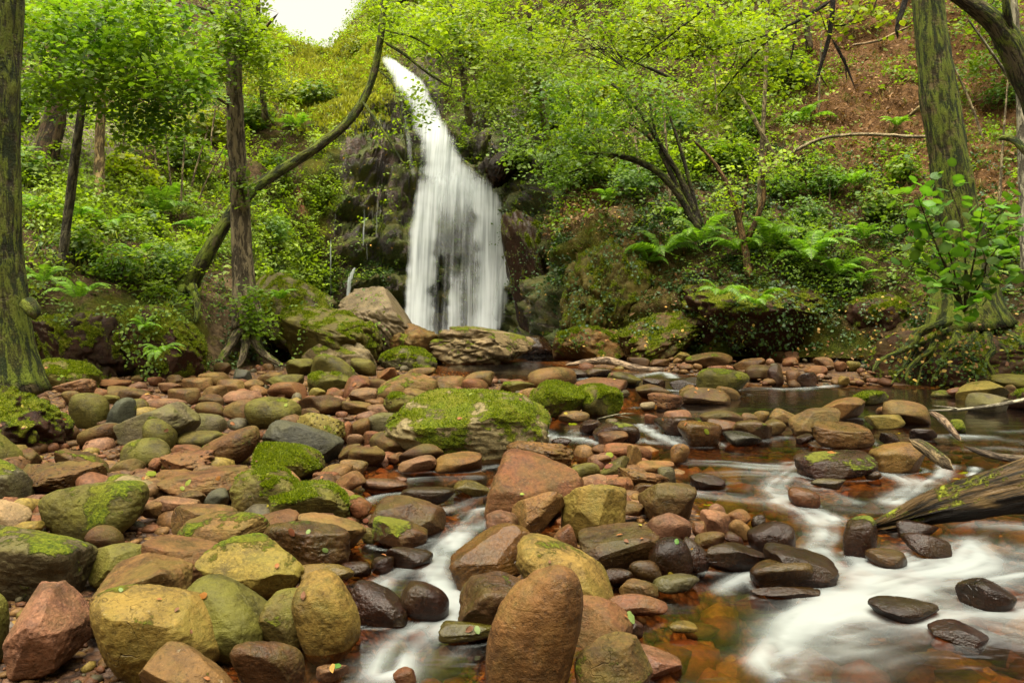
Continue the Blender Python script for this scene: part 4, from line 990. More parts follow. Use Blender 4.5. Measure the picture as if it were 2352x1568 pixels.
clumps('ivy', right*np.clip(fbm(fc*.9+4, 3)+.25, 0, 1)*(fpy > 330)*(1-cl_f)*(1-lt_f*.85)*(1-bt_f*.45), 5000, 9, .07, .12, .055, DK1, DK2, 16, 'dark small-leaved ivy creeping over the right cliff', .8, 4, M_IVY, .9)
clumps('ivy', left*np.clip(fbm(fc*.9+8, 3)+.1, 0, 1)*(fpy > 560)*(1-pa_f), 1500, 8, .07, .12, .05, DK1, GR1, 17, 'dark ivy and seedlings on the shaded left bank', .8, 4, M_IVY, .9)
clumps('cliff_plants', cl_f*np.clip(fbm(fc*1.3+2, 3)+.05, 0, 1), 1100, 7, .06, .08, .05, (.02, .05, .008), (.09, .14, .015), 18, 'small moss and liverwort leaves on the wet cliff', .8)
clumps('leaf_litter', np.clip(lt_f+.12*right, 0, 1)*(1-cl_f), 6500, 4, .12, .02, .075, (.1, .045, .018), (.3, .17, .065), 19, 'brown fallen leaves strewn over the right slope', .6, 4, M_DRY, .5)
clumps('leaf_litter', (cl_f+blob(fpx, fpy, 640, 640, 120, 130)*3+bt_f)*(fn[:, 2] > .05), 700, 1, .05, .02, .07, (.45, .2, .04), (.5, .34, .06), 20, 'single orange leaves stuck on the cliff ledges', .6, 4, M_DRY, .5)
def grass(name, dens, n, per, ln, c1, c2, seed, lab, droop=.5):
    r = np.random.default_rng(seed); p, nm, i = sample(dens, n, r); m = n*per
    b = np.repeat(p, per, 0)+r.normal(size=(m, 3))*.03; d = np.repeat(nm, per, 0)*.6+UP*.5+r.normal(size=(m, 3))*.45; d /= np.linalg.norm(d, axis=1)[:, None]
    L = ln*r.uniform(.5, 1.3, (m, 1)); sd = np.cross(d, r.normal(size=(m, 3))); sd /= np.linalg.norm(sd, axis=1)[:, None]; wv = sd*.006
    mid = b+d*L*.55; tip = b+d*L*.8-UP*L*droop
    v = np.stack([b-wv, b+wv, mid+wv, tip, mid-wv], 1).reshape(-1, 3); c = np.repeat(cmix(r, m, c1, c2), 5, 0)
    return obj(name, mesh(name, v, np.arange(m*5).reshape(m, 5), False, Col=c), M_LEAF, kind='stuff', label=lab, category='grass')
grass('grass', grassy*sky_ok+.03*left*open_, 5200, 7, .28, (.18, .2, .012), (.46, .46, .03), 21, 'long yellow-green grass hanging over the ridge left of the fall')
grass('grass', left*open_*(fpy > 400)*(fpy < 640), 1400, 7, .3, (.08, .12, .015), (.22, .25, .04), 22, 'tufts of grass among the ferns on the left slope', .35)
grass('grass', right*lt_f+.06*right*(fpy > 300), 500, 6, .25, (.1, .12, .02), (.28, .2, .08), 23, 'thin dry grass on the brown right slope', .4)

def tube(name, pts, rad, mat, parent=None, sides=12, wob=.08, step=.12, seed=0, color=(.16, .12, .08), moss=0., groove=0., **props):
    p = np.asarray(pts, float); rad = np.asarray(rad, float); s = np.r_[0, np.cumsum(np.linalg.norm(np.diff(p, axis=0), axis=1))]
    n = int(np.clip(s[-1]/step, 6, 90)); q = np.linspace(0, s[-1], n)
    c = np.stack([np.interp(q, s, p[:, i]) for i in range(3)], 1); rr = np.interp(q, s, rad)
    kk = max(1, n//(2*len(p))); ker = np.ones(2*kk+1)/(2*kk+1)
    e0, e1 = c[0].copy(), c[-1].copy()
    for i in range(3): c[:, i] = np.convolve(np.pad(c[:, i], kk, 'reflect', reflect_type='odd'), ker, 'valid')
    tg = np.gradient(c, axis=0); tg /= np.linalg.norm(tg, axis=1)[:, None]+1e-9
    ref = np.array([0, 1, .02]) if abs(tg[n//2, 1]) < .8 else np.array([1, 0, .02])
    a_ = np.cross(tg, ref); a_ /= np.linalg.norm(a_, axis=1)[:, None]; b_ = np.cross(tg, a_)
    th = np.linspace(0, 2*np.pi, sides, endpoint=False); ct, st = np.cos(th), np.sin(th)
    d = a_[:, None]*ct[None, :, None]+b_[:, None]*st[None, :, None]
    base = np.stack([np.broadcast_to(ct, (n, sides)), np.broadcast_to(st, (n, sides)), np.broadcast_to(q[:, None]/max(rr.mean(), .01)*.25, (n, sides))], -1).reshape(-1, 3)
    k = 1+wob*(fbm(base*1.1+seed, 3)*1.6+fbm(base*3.1+seed, 3)*.7).reshape(n, sides)
    if groove:
        b3 = np.stack([np.broadcast_to(ct*3, (n, sides)), np.broadcast_to(st*3, (n, sides)), np.broadcast_to(q[:, None]*1.2, (n, sides))], -1).reshape(-1, 3)
        g_ = fbm(b3+seed, 4).reshape(n, sides); g2 = np.round(fbm(b3*.6+3, 2).reshape(n, sides)*4)/4
        k = k+groove*g_+groove*.5*g2
        c = c.copy(); k = np.clip(k, .25, 1.5)
    rr[-1] *= .04; rr[0] *= .04
    v = (c[:, None]+d*(rr[:, None]*k)[..., None]).reshape(-1, 3)
    if groove: v = v+(np.repeat(tg, sides, 0)*(fbm(np.c_[np.tile(ct, n), np.tile(st, n), np.zeros(n*sides)]*2.4, 3)*.35*np.repeat(sm(-q, -.5, 0), sides))[:, None])
    f = []
    i = np.arange((n-1)*sides); r0, c0 = i//sides, i % sides; f = np.stack([r0*sides+c0, r0*sides+(c0+1) % sides, (r0+1)*sides+(c0+1) % sides, (r0+1)*sides+c0], 1)
    cap0 = len(v); v = np.r_[v, [c[0]], [c[-1]]]
    f = np.r_[f, np.stack([np.arange(sides), np.full(sides, cap0), np.full(sides, cap0), (np.arange(sides)+1) % sides], 1)[:0]]
    bk = np.stack([np.tile(ct, n)*rr.mean(), np.tile(st, n)*rr.mean(), np.repeat(q, sides)], 1); bk = np.r_[bk, [[0, 0, 0], [0, 0, q[-1]]]]
    me = mesh(name, v, f, bark=bk)
    o = obj(name, me, mat, parent, moss=float(moss), **props); o.color = (*color, 1)
    return o
def pp(l): return [at(x, y, D) for x, y, D, *_ in l], [q[3]/F*q[2] for q in l]
def ell(es, n, r):                                # points in several ellipsoids given at a distance
    wts = np.array([e_[2]*e_[3] for e_ in es], float); k = r.choice(len(es), n, p=wts/wts.sum()); E = np.array(es)[k]
    d = r.normal(size=(n, 3)); d /= np.linalg.norm(d, axis=1)[:, None]; d *= r.random((n, 1))**(1/2.4)
    D = E[:, 4]+d[:, 2]*E[:, 5]; X = (E[:, 0]+d[:, 0]*E[:, 2]-CX)/F*E[:, 4]; Z = H-(E[:, 1]+d[:, 1]*E[:, 3]-HOR)/F*E[:, 4]
    return np.c_[X, D, Z]
def crown(parent, es, n, per, size, c1, c2, seed, spread=.13, kind=6, aspect=.7, name='crown', tilt=.55):
    r = np.random.default_rng(seed); cen = ell(es, n, r); m = n*per
    td = r.normal(size=(n, 3))*np.array([1, 1, .3]); td /= np.linalg.norm(td, axis=1)[:, None]; sdv = np.cross(td, UP+r.normal(size=(n, 3))*.35+np.array([0, -.3, 0])); sdv /= np.linalg.norm(sdv, axis=1)[:, None]; pn = np.cross(sdv, td); pn *= np.sign(pn[:, 2:]+1e-6)
    tt_ = np.tile(np.linspace(-1, 1, per), n)[:, None]; ss_ = np.tile(np.where(np.arange(per) % 2, 1., -1.), n)[:, None]
    pos = np.repeat(cen, per, 0)+np.repeat(td, per, 0)*tt_*spread*1.6+np.repeat(sdv, per, 0)*ss_*size*.55-UP*(tt_**2)*spread*.3+r.normal(size=(m, 3))*spread*.2; nn = np.repeat(pn, per, 0)+r.normal(size=(m, 3))*.28
    ton = np.repeat(np.clip(.5+fbm(cen*1.2+seed, 2)*1.3, 0, 1), per)[:, None]*.6+r.random((m, 1))*.4
    cc = np.array(c1)*(1-ton)+np.array(c2)*ton
    v, f, c = leaves(pos, nn, size*r.uniform(.5, 1.1, m)*np.repeat(r.uniform(.75, 1.5, n), per), cc, r, aspect, kind)
    return obj(name, mesh(name, v, f, False, Col=c), M_LEAF, parent, kind='stuff'), cen
def twigs(parent, roots, cen, n, rad, seed, color):
    r = np.random.default_rng(seed); roots = np.array(roots); vs = []
    for q in r.choice(len(cen), min(n, len(cen)), replace=False):
        c_ = cen[q]; b_ = roots[np.argmin(np.linalg.norm(roots-c_, axis=1)+r.uniform(0, .8, len(roots)))]
        mid = (b_+c_)/2+r.normal(size=3)*.12+UP*.1
        tube('twig', [b_, mid, c_, c_+(c_-mid)*.3], [rad, rad*.7, rad*.45, rad*.2], M_BARK, parent, 5, .05, .15, color=color)
def tree(name, label, trunk, branches=(), roots=(), color=(.13, .1, .065), moss=.2, crowns=None, ntw=0, twr=.008, sides=18, seed=1, group='trees of the gorge'):
    t = thing(name, label, 'tree', (0, 0, 0), group)
    p, rd = pp(trunk); base = p[0]; t.location = base
    def loc(o): o.matrix_parent_inverse.identity(); o.location = -base; return o
    loc(tube('trunk', p, rd, M_BARK, t, sides, .13, .1, seed, color, moss))
    pts = list(p)
    for i, b_ in enumerate(branches): q, rr = pp(b_); loc(tube('branch', q, rr, M_BARK, t, 8, .06, .1, seed+i, color, moss)); pts += q
    for i, b_ in enumerate(roots): q, rr = pp(b_); loc(tube('root', q, rr, M_BARK, t, 10, .15, .06, seed+i+9, color, moss+.1))
    if crowns:
        for i, (es, n, per, size, c1, c2, spr) in enumerate(crowns):
            o, cen = crown(t, es, n, per, size, c1, c2, seed*10+i, spr); loc(o)
            if ntw:
                twigs(o, pts, cen, ntw, twr, seed+i, tuple(x*.6 for x in color))
    return t
tree('tree', 'thick mossy trunk at the left picture edge', [(25, 935, 6.4, 96), (18, 880, 6.4, 76), (8, 810, 6.4, 63), (0, 740, 6.4, 60), (-10, 600, 6.4, 56), (-14, 400, 6.4, 53), (-17, 200, 6.4, 55), (-18, 0, 6.4, 62), (-20, -300, 6.4, 62)],
     roots=[[(55, 690, 6.3, 20), (78, 712, 6.25, 17), (80, 735, 6.25, 8)]], color=(.1, .08, .04), moss=.52, sides=40)
YL = (YG1, (.33, .36, .02))
tree('tree', 'straight lichen-grey trunk wrapped in leaves at its foot, left of the fall', [(572, 770, 12.6, 42), (566, 720, 12.7, 32), (560, 640, 12.8, 25), (556, 560, 12.8, 22), (550, 450, 12.8, 21), (541, 300, 12.8, 19), (537, 150, 12.8, 18), (535, 0, 12.8, 17), (533, -250, 12.8, 15)],
     [[(555, 130, 12.8, 5), (590, 85, 12.6, 4), (640, 30, 12.4, 3)], [(540, 250, 12.8, 4), (480, 215, 12.5, 3), (430, 200, 12.2, 2)], [(537, 60, 12.8, 6), (470, 20, 12.4, 4), (380, 0, 12, 3)]],
     [[(560, 745, 12.6, 14), (530, 790, 12.2, 10), (500, 835, 11.8, 6)], [(580, 760, 12.5, 14), (600, 810, 12.1, 9), (650, 840, 11.9, 5)], [(570, 765, 12.4, 12), (560, 815, 12, 8), (545, 845, 11.8, 5)]], (.2, .165, .1), .12,
     [([(530, 70, 60, 90, 12.2, .5), (470, 170, 60, 60, 12, .6), (600, 110, 50, 60, 12.3, .5)], 260, 8, .085, GR1, YG2, .16), ([(575, 700, 40, 60, 12.3, .25), (600, 740, 40, 40, 12.2, .25)], 90, 6, .075, GR1, GR2, .1), ([(560, 430, 26, 60, 12.6, .2)], 30, 5, .07, GR1, GR2, .1)], 12, .008, seed=2)
tree('tree', 'leaning mossy trunk curving up across the waterfall top', [(418, 680, 12.9, 34), (447, 632, 12.8, 19), (490, 560, 12.9, 16), (530, 487, 13.1, 15), (580, 434, 13.3, 13), (640, 394, 13.5, 12), (720, 345, 13.6, 11), (800, 284, 13.7, 10), (845, 218, 13.8, 9), (868, 135, 13.8, 8), (881, 30, 13.8, 8), (884, -120, 13.8, 7)],
     [[(884, 15, 13.8, 6), (930, 0, 13.6, 5), (990, -20, 13.4, 4)], [(880, 95, 13.8, 4), (930, 125, 13.6, 3.5), (985, 172, 13.5, 3), (1045, 205, 13.4, 2)], [(882, 70, 13.8, 3), (950, 85, 13.5, 2.6), (1010, 120, 13.3, 2.3), (1035, 160, 13.2, 2), (1040, 195, 13.2, 1.6), (1022, 220, 13.2, 1)], [(832, 232, 13.7, 4), (880, 300, 13.4, 3.2), (932, 385, 13.2, 2)], [(868, 160, 13.8, 3), (905, 190, 13.5, 2), (920, 260, 13.4, 2), (935, 340, 13.3, 1.4), (930, 400, 13.3, 1)]],
     [[(425, 655, 12.7, 14), (400, 690, 12.4, 8), (395, 720, 12.3, 5)], [(440, 655, 12.7, 14), (455, 700, 12.3, 8), (450, 740, 12, 5)]], (.1, .08, .045), .55,
     [([(900, 30, 60, 50, 13.4, .5), (1000, 60, 80, 60, 13.2, .6), (960, 240, 40, 60, 13.1, .4)], 130, 7, .085, GR1, YG2, .16)], 0, seed=3)
tree('sapling', 'thin curved sapling with a wide bright crown at upper left', [(140, 620, 11.5, 11), (155, 500, 11.6, 10.5), (170, 380, 11.6, 10), (190, 230, 11.6, 8.5), (208, 130, 11.6, 7.5), (225, 60, 11.6, 6.5), (262, 12, 11.6, 5), (300, -60, 11.5, 4)],
     [[(186, 205, 11.6, 3), (150, 182, 11.3, 2.5), (95, 192, 11, 2), (45, 208, 10.8, 1.2)], [(205, 125, 11.6, 3), (280, 150, 11.2, 2.2), (340, 200, 11, 1.5)], [(197, 175, 11.6, 3), (250, 195, 11.3, 2), (330, 300, 11.2, 1.2)], [(225, 60, 11.6, 3), (150, 20, 11.2, 2), (80, 0, 11, 1.3)]], (), (.11, .1, .06), .1,
     [([(140, 70, 130, 80, 10.6, .9), (330, 70, 160, 85, 10.4, 1), (230, 170, 170, 80, 10.5, .9), (400, 210, 120, 70, 10.4, .8), (110, 200, 90, 60, 10.8, .6), (330, 290, 110, 50, 10.8, .6)], 820, 9, .085, (.05, .13, .012), (.22, .34, .02), .17)], 40, .007, sides=12, seed=4)
tree('tree', 'dark leaning trunk on the upper left slope behind the sapling', [(85, 410, 15.2, 36), (100, 360, 15.4, 29), (128, 270, 15.7, 23), (150, 150, 16, 18), (158, 20, 16.2, 15), (165, -150, 16.4, 13)], (), (), (.1, .065, .035), .2, [([(120, 40, 110, 60, 15.2, 1)], 160, 8, .1, GR1, YG2, .2)], 8, seed=5)
tree('tree', 'pale mossy trunk standing on the left slope', [(232, 520, 14.4, 22), (229, 460, 15, 13), (228, 380, 15.2, 11), (230, 290, 15.3, 10), (238, 120, 15.4, 9), (240, -100, 15.4, 7)], (), (), (.3, .22, .1), .15, [([(300, 60, 120, 70, 15, 1)], 160, 8, .1, GR1, YG2, .2)], 6, seed=6)
rr_ = np.random.default_rng(77); ROOTS = []
for x0, y0, x1, y1, r0 in [(2180, 735, 2010, 855, 15), (2195, 750, 2075, 870, 12), (2215, 755, 2140, 878, 13), (2240, 760, 2200, 870, 11), (2255, 755, 2290, 880, 13), (2270, 735, 2400, 850, 14), (2150, 775, 2040, 880, 6), (2160, 780, 2110, 885, 5), (2230, 790, 2255, 885, 5), (2290, 790, 2350, 880, 6)]:
    l_ = []
    for q in range(7):
        t_ = q/6; l_.append((x0+(x1-x0)*t_+rr_.normal()*9*(0 < q), y0+(y1-y0)*t_**1.25+rr_.normal()*4*(0 < q), 10.35-.75*t_+rr_.normal()*.03, r0*(1-.75*t_)*rr_.uniform(.75, 1.25)))
    ROOTS.append(l_)
mo_ = rk0 = [r_['o'] for r_ in ROCKS if r_['ref'] == 'root-covered bank'][0]
mb_ = BVHTree.FromPolygons([tuple(v_.co+Vector(mo_.location)) for v_ in mo_.data.vertices], [tuple(p_.vertices) for p_ in mo_.data.polygons])
def root_depth(x, y, D):
    h_ = mb_.ray_cast(CAM, Vector(((x-CX)/F, 1, -(y-HOR)/F)).normalized(), 60)[0]
    return D if h_ is None else min(D+.3, h_.y+.01)
ROOTS = [[(x, y, root_depth(x, y, D), r_) for x, y, D, r_ in l_] for l_ in ROOTS]
tree('tree', 'big mossy ivy-footed trunk leaning on the right bank', [(2232, 770, 10.8, 100), (2220, 700, 10.8, 74), (2212, 600, 10.9, 52), (2198, 480, 10.9, 44), (2180, 360, 10.9, 41), (2160, 240, 10.9, 39), (2145, 120, 10.9, 36), (2134, 0, 10.9, 34), (2115, -250, 10.9, 31)],
     [[(2285, 320, 10.6, 5), (2320, 310, 10.4, 8), (2360, 350, 10.2, 9), (2420, 420, 10, 10)]],
     ROOTS, (.15, .115, .05), .55, sides=40, seed=7)
tree('tree', 'mossy crooked bough bending down at the upper right corner', [(2520, 860, 9.4, 48), (2490, 620, 9.5, 40), (2450, 430, 9.6, 36), (2400, 280, 9.6, 33), (2345, 150, 9.6, 30), (2312, 80, 9.6, 27), (2270, 32, 9.6, 22), (2215, 2, 9.6, 17), (2150, -40, 9.6, 12)], [[(2330, 110, 9.6, 10), (2318, 60, 9.5, 9), (2305, -20, 9.4, 8)]], (), (.1, .08, .045), .45, sides=20, seed=8)
tree('sapling', 'pale birch-like stem at the right picture edge', [(2356, 640, 11.3, 10), (2350, 450, 11.4, 9.5), (2346, 300, 11.4, 9), (2338, 120, 11.4, 8), (2322, -80, 11.4, 7)], [[(2338, 210, 11.4, 4), (2270, 110, 11.2, 3), (2220, 40, 11.1, 2)]], (), (.36, .34, .25), -.1, sides=10, seed=9)
BD = 14.3
tree('leaning_bush', 'many-stemmed bush with dark stems arching left over the right cliff', [(1608, 535, BD, 10), (1575, 470, BD, 9), (1540, 420, BD, 8.5), (1500, 385, BD, 8), (1440, 360, BD, 7), (1380, 353, BD, 5), (1325, 352, BD, 3)],
     [[(1606, 528, BD, 9), (1585, 460, BD, 8), (1560, 400, BD, 7), (1520, 340, BD, 6), (1480, 270, BD, 5.5), (1440, 220, BD, 4), (1395, 185, BD, 3)], [(1612, 520, BD, 5), (1590, 440, BD, 4.5), (1560, 330, BD, 4), (1530, 240, BD, 3), (1505, 150, BD, 2.5)], [(1600, 515, BD, 4), (1560, 430, BD, 3.5), (1510, 330, BD, 3), (1490, 230, BD, 2.5), (1480, 150, BD, 2)], [(1575, 470, BD, 5), (1540, 400, BD, 4), (1500, 320, BD, 3), (1440, 280, BD, 2.5)], [(1380, 353, BD, 4), (1350, 380, BD, 3), (1300, 400, BD, 2)], [(1450, 120, 13.5, 3), (1380, 110, 13.4, 4), (1300, 118, 13.3, 2.5), (1240, 122, 13.3, 1.5)], [(1565, 190, 13.6, 5), (1500, 160, 13.6, 4), (1450, 140, 13.5, 3), (1390, 112, 13.4, 2)]],
     [], (.06, .05, .03), .35, [([(1300, 330, 120, 60, 14, .8), (1420, 300, 120, 60, 14, .7), (1330, 200, 140, 70, 13.6, .8), (1500, 230, 80, 60, 13.8, .6), (1280, 400, 80, 50, 14.2, .5), (1180, 330, 40, 60, 15, .5)], 420, 9, .075, (.05, .12, .015), (.18, .27, .03), .16)], 25, .006, sides=10, seed=10)
tree('sapling', 'forked brown sapling rising out of the ferns on the right', [(1722, 640, 13.4, 9), (1706, 540, 13.7, 8), (1690, 480, 13.7, 7), (1675, 430, 13.7, 6), (1640, 370, 13.7, 4), (1590, 320, 13.6, 3)], [[(1712, 560, 13.7, 7), (1738, 505, 13.7, 7), (1757, 450, 13.7, 6), (1750, 400, 13.7, 5), (1760, 340, 13.7, 3)], [(1700, 510, 13.7, 4), (1712, 450, 13.7, 4), (1718, 400, 13.6, 3)]], (), (.2, .12, .05), .1, [([(1690, 430, 60, 60, 13.4, .4), (1780, 380, 60, 50, 13.3, .4)], 70, 7, .07, GR1, YG2, .14)], 8, .005, sides=10, seed=11)
tree('sapling', 'slim straight pole-like sapling in the middle of the right slope', [(1742, 480, 14.8, 6), (1748, 380, 14.8, 5.5), (1755, 250, 14.8, 5), (1762, 100, 14.8, 4.5), (1765, -80, 14.8, 4)], [[(1792, 395, 14.6, 7), (1772, 350, 14.6, 6.5), (1742, 292, 14.6, 6), (1715, 243, 14.6, 5), (1694, 212, 14.6, 4)]], (), (.24, .2, .1), .05, sides=10, seed=12)
tree('tree', 'overhanging tree with yellow-green leaves and black twigs at top right', [(2900, 1000, 8.2, 50), (2860, 600, 8.4, 46), (2760, 200, 8.6, 40), (2600, -60, 8.8, 30), (2350, -150, 9, 22), (2100, -140, 9, 16), (1915, -90, 9, 10), (1700, -60, 9.1, 7), (1450, -50, 9.2, 4)],
     [[(1917, -90, 9, 8), (1912, 30, 9, 6), (1905, 90, 9, 5), (1885, 150, 9, 4), (1870, 205, 9, 2)], [(1908, 85, 9, 4), (1935, 130, 9, 3.4), (1950, 165, 9, 2.6), (1967, 212, 9, 1.2)], [(1912, 0, 9, 5), (1850, 40, 9, 3.8), (1780, 75, 9, 3.2), (1700, 160, 9, 2.4), (1640, 232, 9, 1.2)], [(2090, -120, 9, 8), (2080, 10, 9, 7), (2060, 55, 9, 6), (2052, 80, 9, 4), (2062, 92, 9, 2)], [(1830, 40, 9, 3), (1822, 120, 9, 2.2), (1800, 190, 9, 1.2)], [(1780, 75, 9, 3), (1700, 100, 9, 2), (1620, 110, 9.1, 1.3)], [(1905, 60, 9, 3), (1950, 60, 9, 2), (2000, 40, 9, 1.2)], [(1940, 128, 9, 2.4), (1945, 190, 9, 1.2)], [(1878, 165, 9, 2), (1900, 200, 9, 1)], [(1700, -60, 9.1, 4), (1620, 20, 9.1, 3), (1530, 90, 9.1, 2), (1440, 160, 9.1, 1.2)]],
     (), (.035, .03, .022), .05, [([(1560, 60, 230, 80, 9.1, .7), (1740, 150, 130, 90, 9.1, .6), (1420, 80, 160, 70, 9.4, .7), (1640, 260, 80, 60, 9.1, .4), (1690, 60, 160, 70, 9, .6)], 460, 7, .062, (.11, .2, .012), (.32, .40, .02), .14), ([(1150, 30, 160, 60, 10, .8), (1290, 100, 110, 60, 10, .6), (1950, 30, 90, 60, 9, .4)], 130, 7, .07, (.1, .18, .012), (.28, .33, .02), .16)], 60, .005, sides=14, seed=13)
for i, (lab, tr, es, n) in enumerate([
    ('bushy bright tree above the right side of the waterfall lip', [(1080, 290, 21, 9), (1060, 150, 20, 8), (1040, 40, 19, 7), (1030, -120, 19, 6)], [(1050, 90, 110, 90, 18.5, 1.2), (1120, 200, 80, 70, 18.5, 1), (1000, 40, 70, 60, 18.5, 1)], 300),
    ('spreading green tree on the slope right of the waterfall', [(1260, 330, 18.2, 9), (1240, 220, 18, 8), (1220, 120, 17.6, 6), (1210, -50, 17, 5)], [(1190, 250, 80, 70, 17.2, 1), (1260, 160, 110, 80, 17, 1), (1170, 130, 80, 70, 17.4, 1)], 300),
    ('small pale-leaved tree on the ridge right of the sky gap', [(880, 60, 28, 6), (875, 0, 28, 5), (870, -80, 28, 4)], [(865, 10, 40, 45, 27.5, .8), (900, 60, 40, 35, 27.5, .8)], 110),
    ('leafy tree on the slope left of the grassy ridge', [(610, 280, 21, 8), (600, 180, 20.6, 7), (595, 80, 20.3, 6), (590, -60, 20, 5)], [(585, 110, 60, 80, 19.6, 1), (620, 200, 60, 60, 19.6, 1), (560, 30, 60, 60, 19.6, 1)], 240),
    ('broad green tree high on the upper right slope', [(1860, 120, 20, 9), (1850, 30, 19.8, 8), (1850, -120, 19.5, 7)], [(1830, 20, 70, 40, 18.5, 1), (1760, 90, 60, 50, 18.5, 1)], 90),
    ('yellowish tree at the top of the slope behind the crooked bough', [(2290, 120, 18, 8), (2285, 20, 17.8, 7), (2280, -120, 17.5, 6)], [(2270, 40, 70, 60, 16.5, .8), (2330, 110, 50, 60, 16.5, .8), (2240, 150, 40, 40, 16.5, .6)], 120)]):
    tree('tree', lab, tr, (), (), (.16, .13, .08), .1, [(es, n, 9, .1, (.06, .13, .012), (.24, .30, .02), .22)], 18, .009, sides=8, seed=20+i)
STEMW = ['leftmost of the four above the drooping fern', 'second of the four above the drooping fern', 'third of the four, tilting right', 'rightmost and most tilted of the four', 'just right of the pale mossy trunk', 'between the mossy trunk and the four stems', 'left of the arching bush', 'rising through the arching bush', 'left of the pole sapling', 'at the left rim of the brown slope', 'right of the big leafy shrub', 'slanting left behind the big right trunk', 'left of the straight trunk, high up', 'far left on the slope behind the sapling']
for i, (x, y, dx, ln, w_) in enumerate([(395, 470, -15, 170, 3), (415, 480, 12, 190, 3), (432, 470, 45, 170, 3), (450, 480, 70, 150, 2.5), (330, 450, 5, 160, 3), (360, 430, -8, 150, 2.5), (1470, 420, -30, 230, 4), (1540, 470, -20, 260, 3.5), (1650, 330, -10, 190, 3), (1880, 260, 8, 200, 3), (2295, 480, 20, 300, 4), (2260, 330, -90, 220, 4), (480, 380, 20, 170, 3), (280, 400, 10, 150, 3)]):
    b_, n_ = hit(x, y); D = b_[1]-.15
    tree('sapling', f'thin pale upright stem {STEMW[i]}', [(x, y, D, w_), (x+dx*.3, y-ln*.4, D, w_*.8), (x+dx, y-ln, D, w_*.5)], (), (), (.34, .28, .16), -.2, None, sides=6, seed=40+i, group='thin stems on the slopes '+('left' if x < 900 else 'right'))

# ferns: each frond a part
def frond(nm, seed):
    r = np.random.default_rng(seed); n = 26; t = np.linspace(0, 1, n); x = t*.93; z = .42*np.sin(t*2.0)-.32*t**2.2; y = .04*np.sin(t*3+seed)
    P = np.c_[x, y, z]; tg = np.gradient(P, axis=0); tg /= np.linalg.norm(tg, axis=1)[:, None]; vs, fs, cs = [], [], []
    for i in range(2, n):
        ln = .24*np.sin(np.pi*min(1, .12+t[i]*.88))**.8*(1-.25*t[i])+.01; up = np.cross(tg[i], [0, 1, 0]); up *= np.sign(up[2])
        for s in (-1, 1):
            d = np.array([0, s, 0])+tg[i]*.45-up*.18+r.normal(size=3)*.06; d /= np.linalg.norm(d); wv = tg[i]*.021; b = len(vs)
            vs += [P[i]-wv*.6, P[i]+wv*.6, P[i]+d*ln*.6+wv-up*ln*.05, P[i]+d*ln-up*ln*.18, P[i]+d*ln*.55-wv-up*ln*.05]; fs.append([b, b+1, b+2, b+3, b+4]); k = r.random(); cs += [np.array((.09, .2, .015))*(1-k)+np.array((.2, .36, .03))*k]*5
    for i in range(0, n-1):
        b = len(vs); wv = np.array([0, .006, 0]); vs += [P[i]-wv, P[i]+wv, P[i+1]+wv, P[i+1], P[i+1]-wv]; fs.append([b, b+1, b+2, b+3, b+4]); cs += [np.array((.1, .12, .03))]*5
    return mesh(nm, np.array(vs), np.array(fs), False, Col=np.array(cs))
FR = [frond('frond', i) for i in range(4)]
def fern(px_, py_, size, label, nf=8, tint=(1, 1, 1), lay=0., pos=None):
    p, n_ = hit(px_, py_)
    if pos is not None: p = np.array(pos)
    p = p+n_*(.03 if pos is not None else .12); r = np.random.default_rng(int(px_*3+py_)); t = thing('fern', label, 'fern', tuple(p), 'ferns on the banks'); L = 1.2*size/F*p[1]
    for i in range(nf):
        o = obj('frond', FR[i % 4], M_LEAF, t); a_ = -math.pi/2+(i/(nf-1)-.5)*4.6+r.normal()*.2; k = L*r.uniform(.75, 1.15)
        o.rotation_euler = (r.normal()*.2, -R(r.uniform(-12, 38))+lay, a_); o.scale = (k, k, k); c = r.uniform(.75, 1.2); o.color = (tint[0]*c, tint[1]*c, tint[2]*c, 1)
    return t
rk = {r_['ref']: r_['o'] for r_ in ROCKS if r_['ref']}
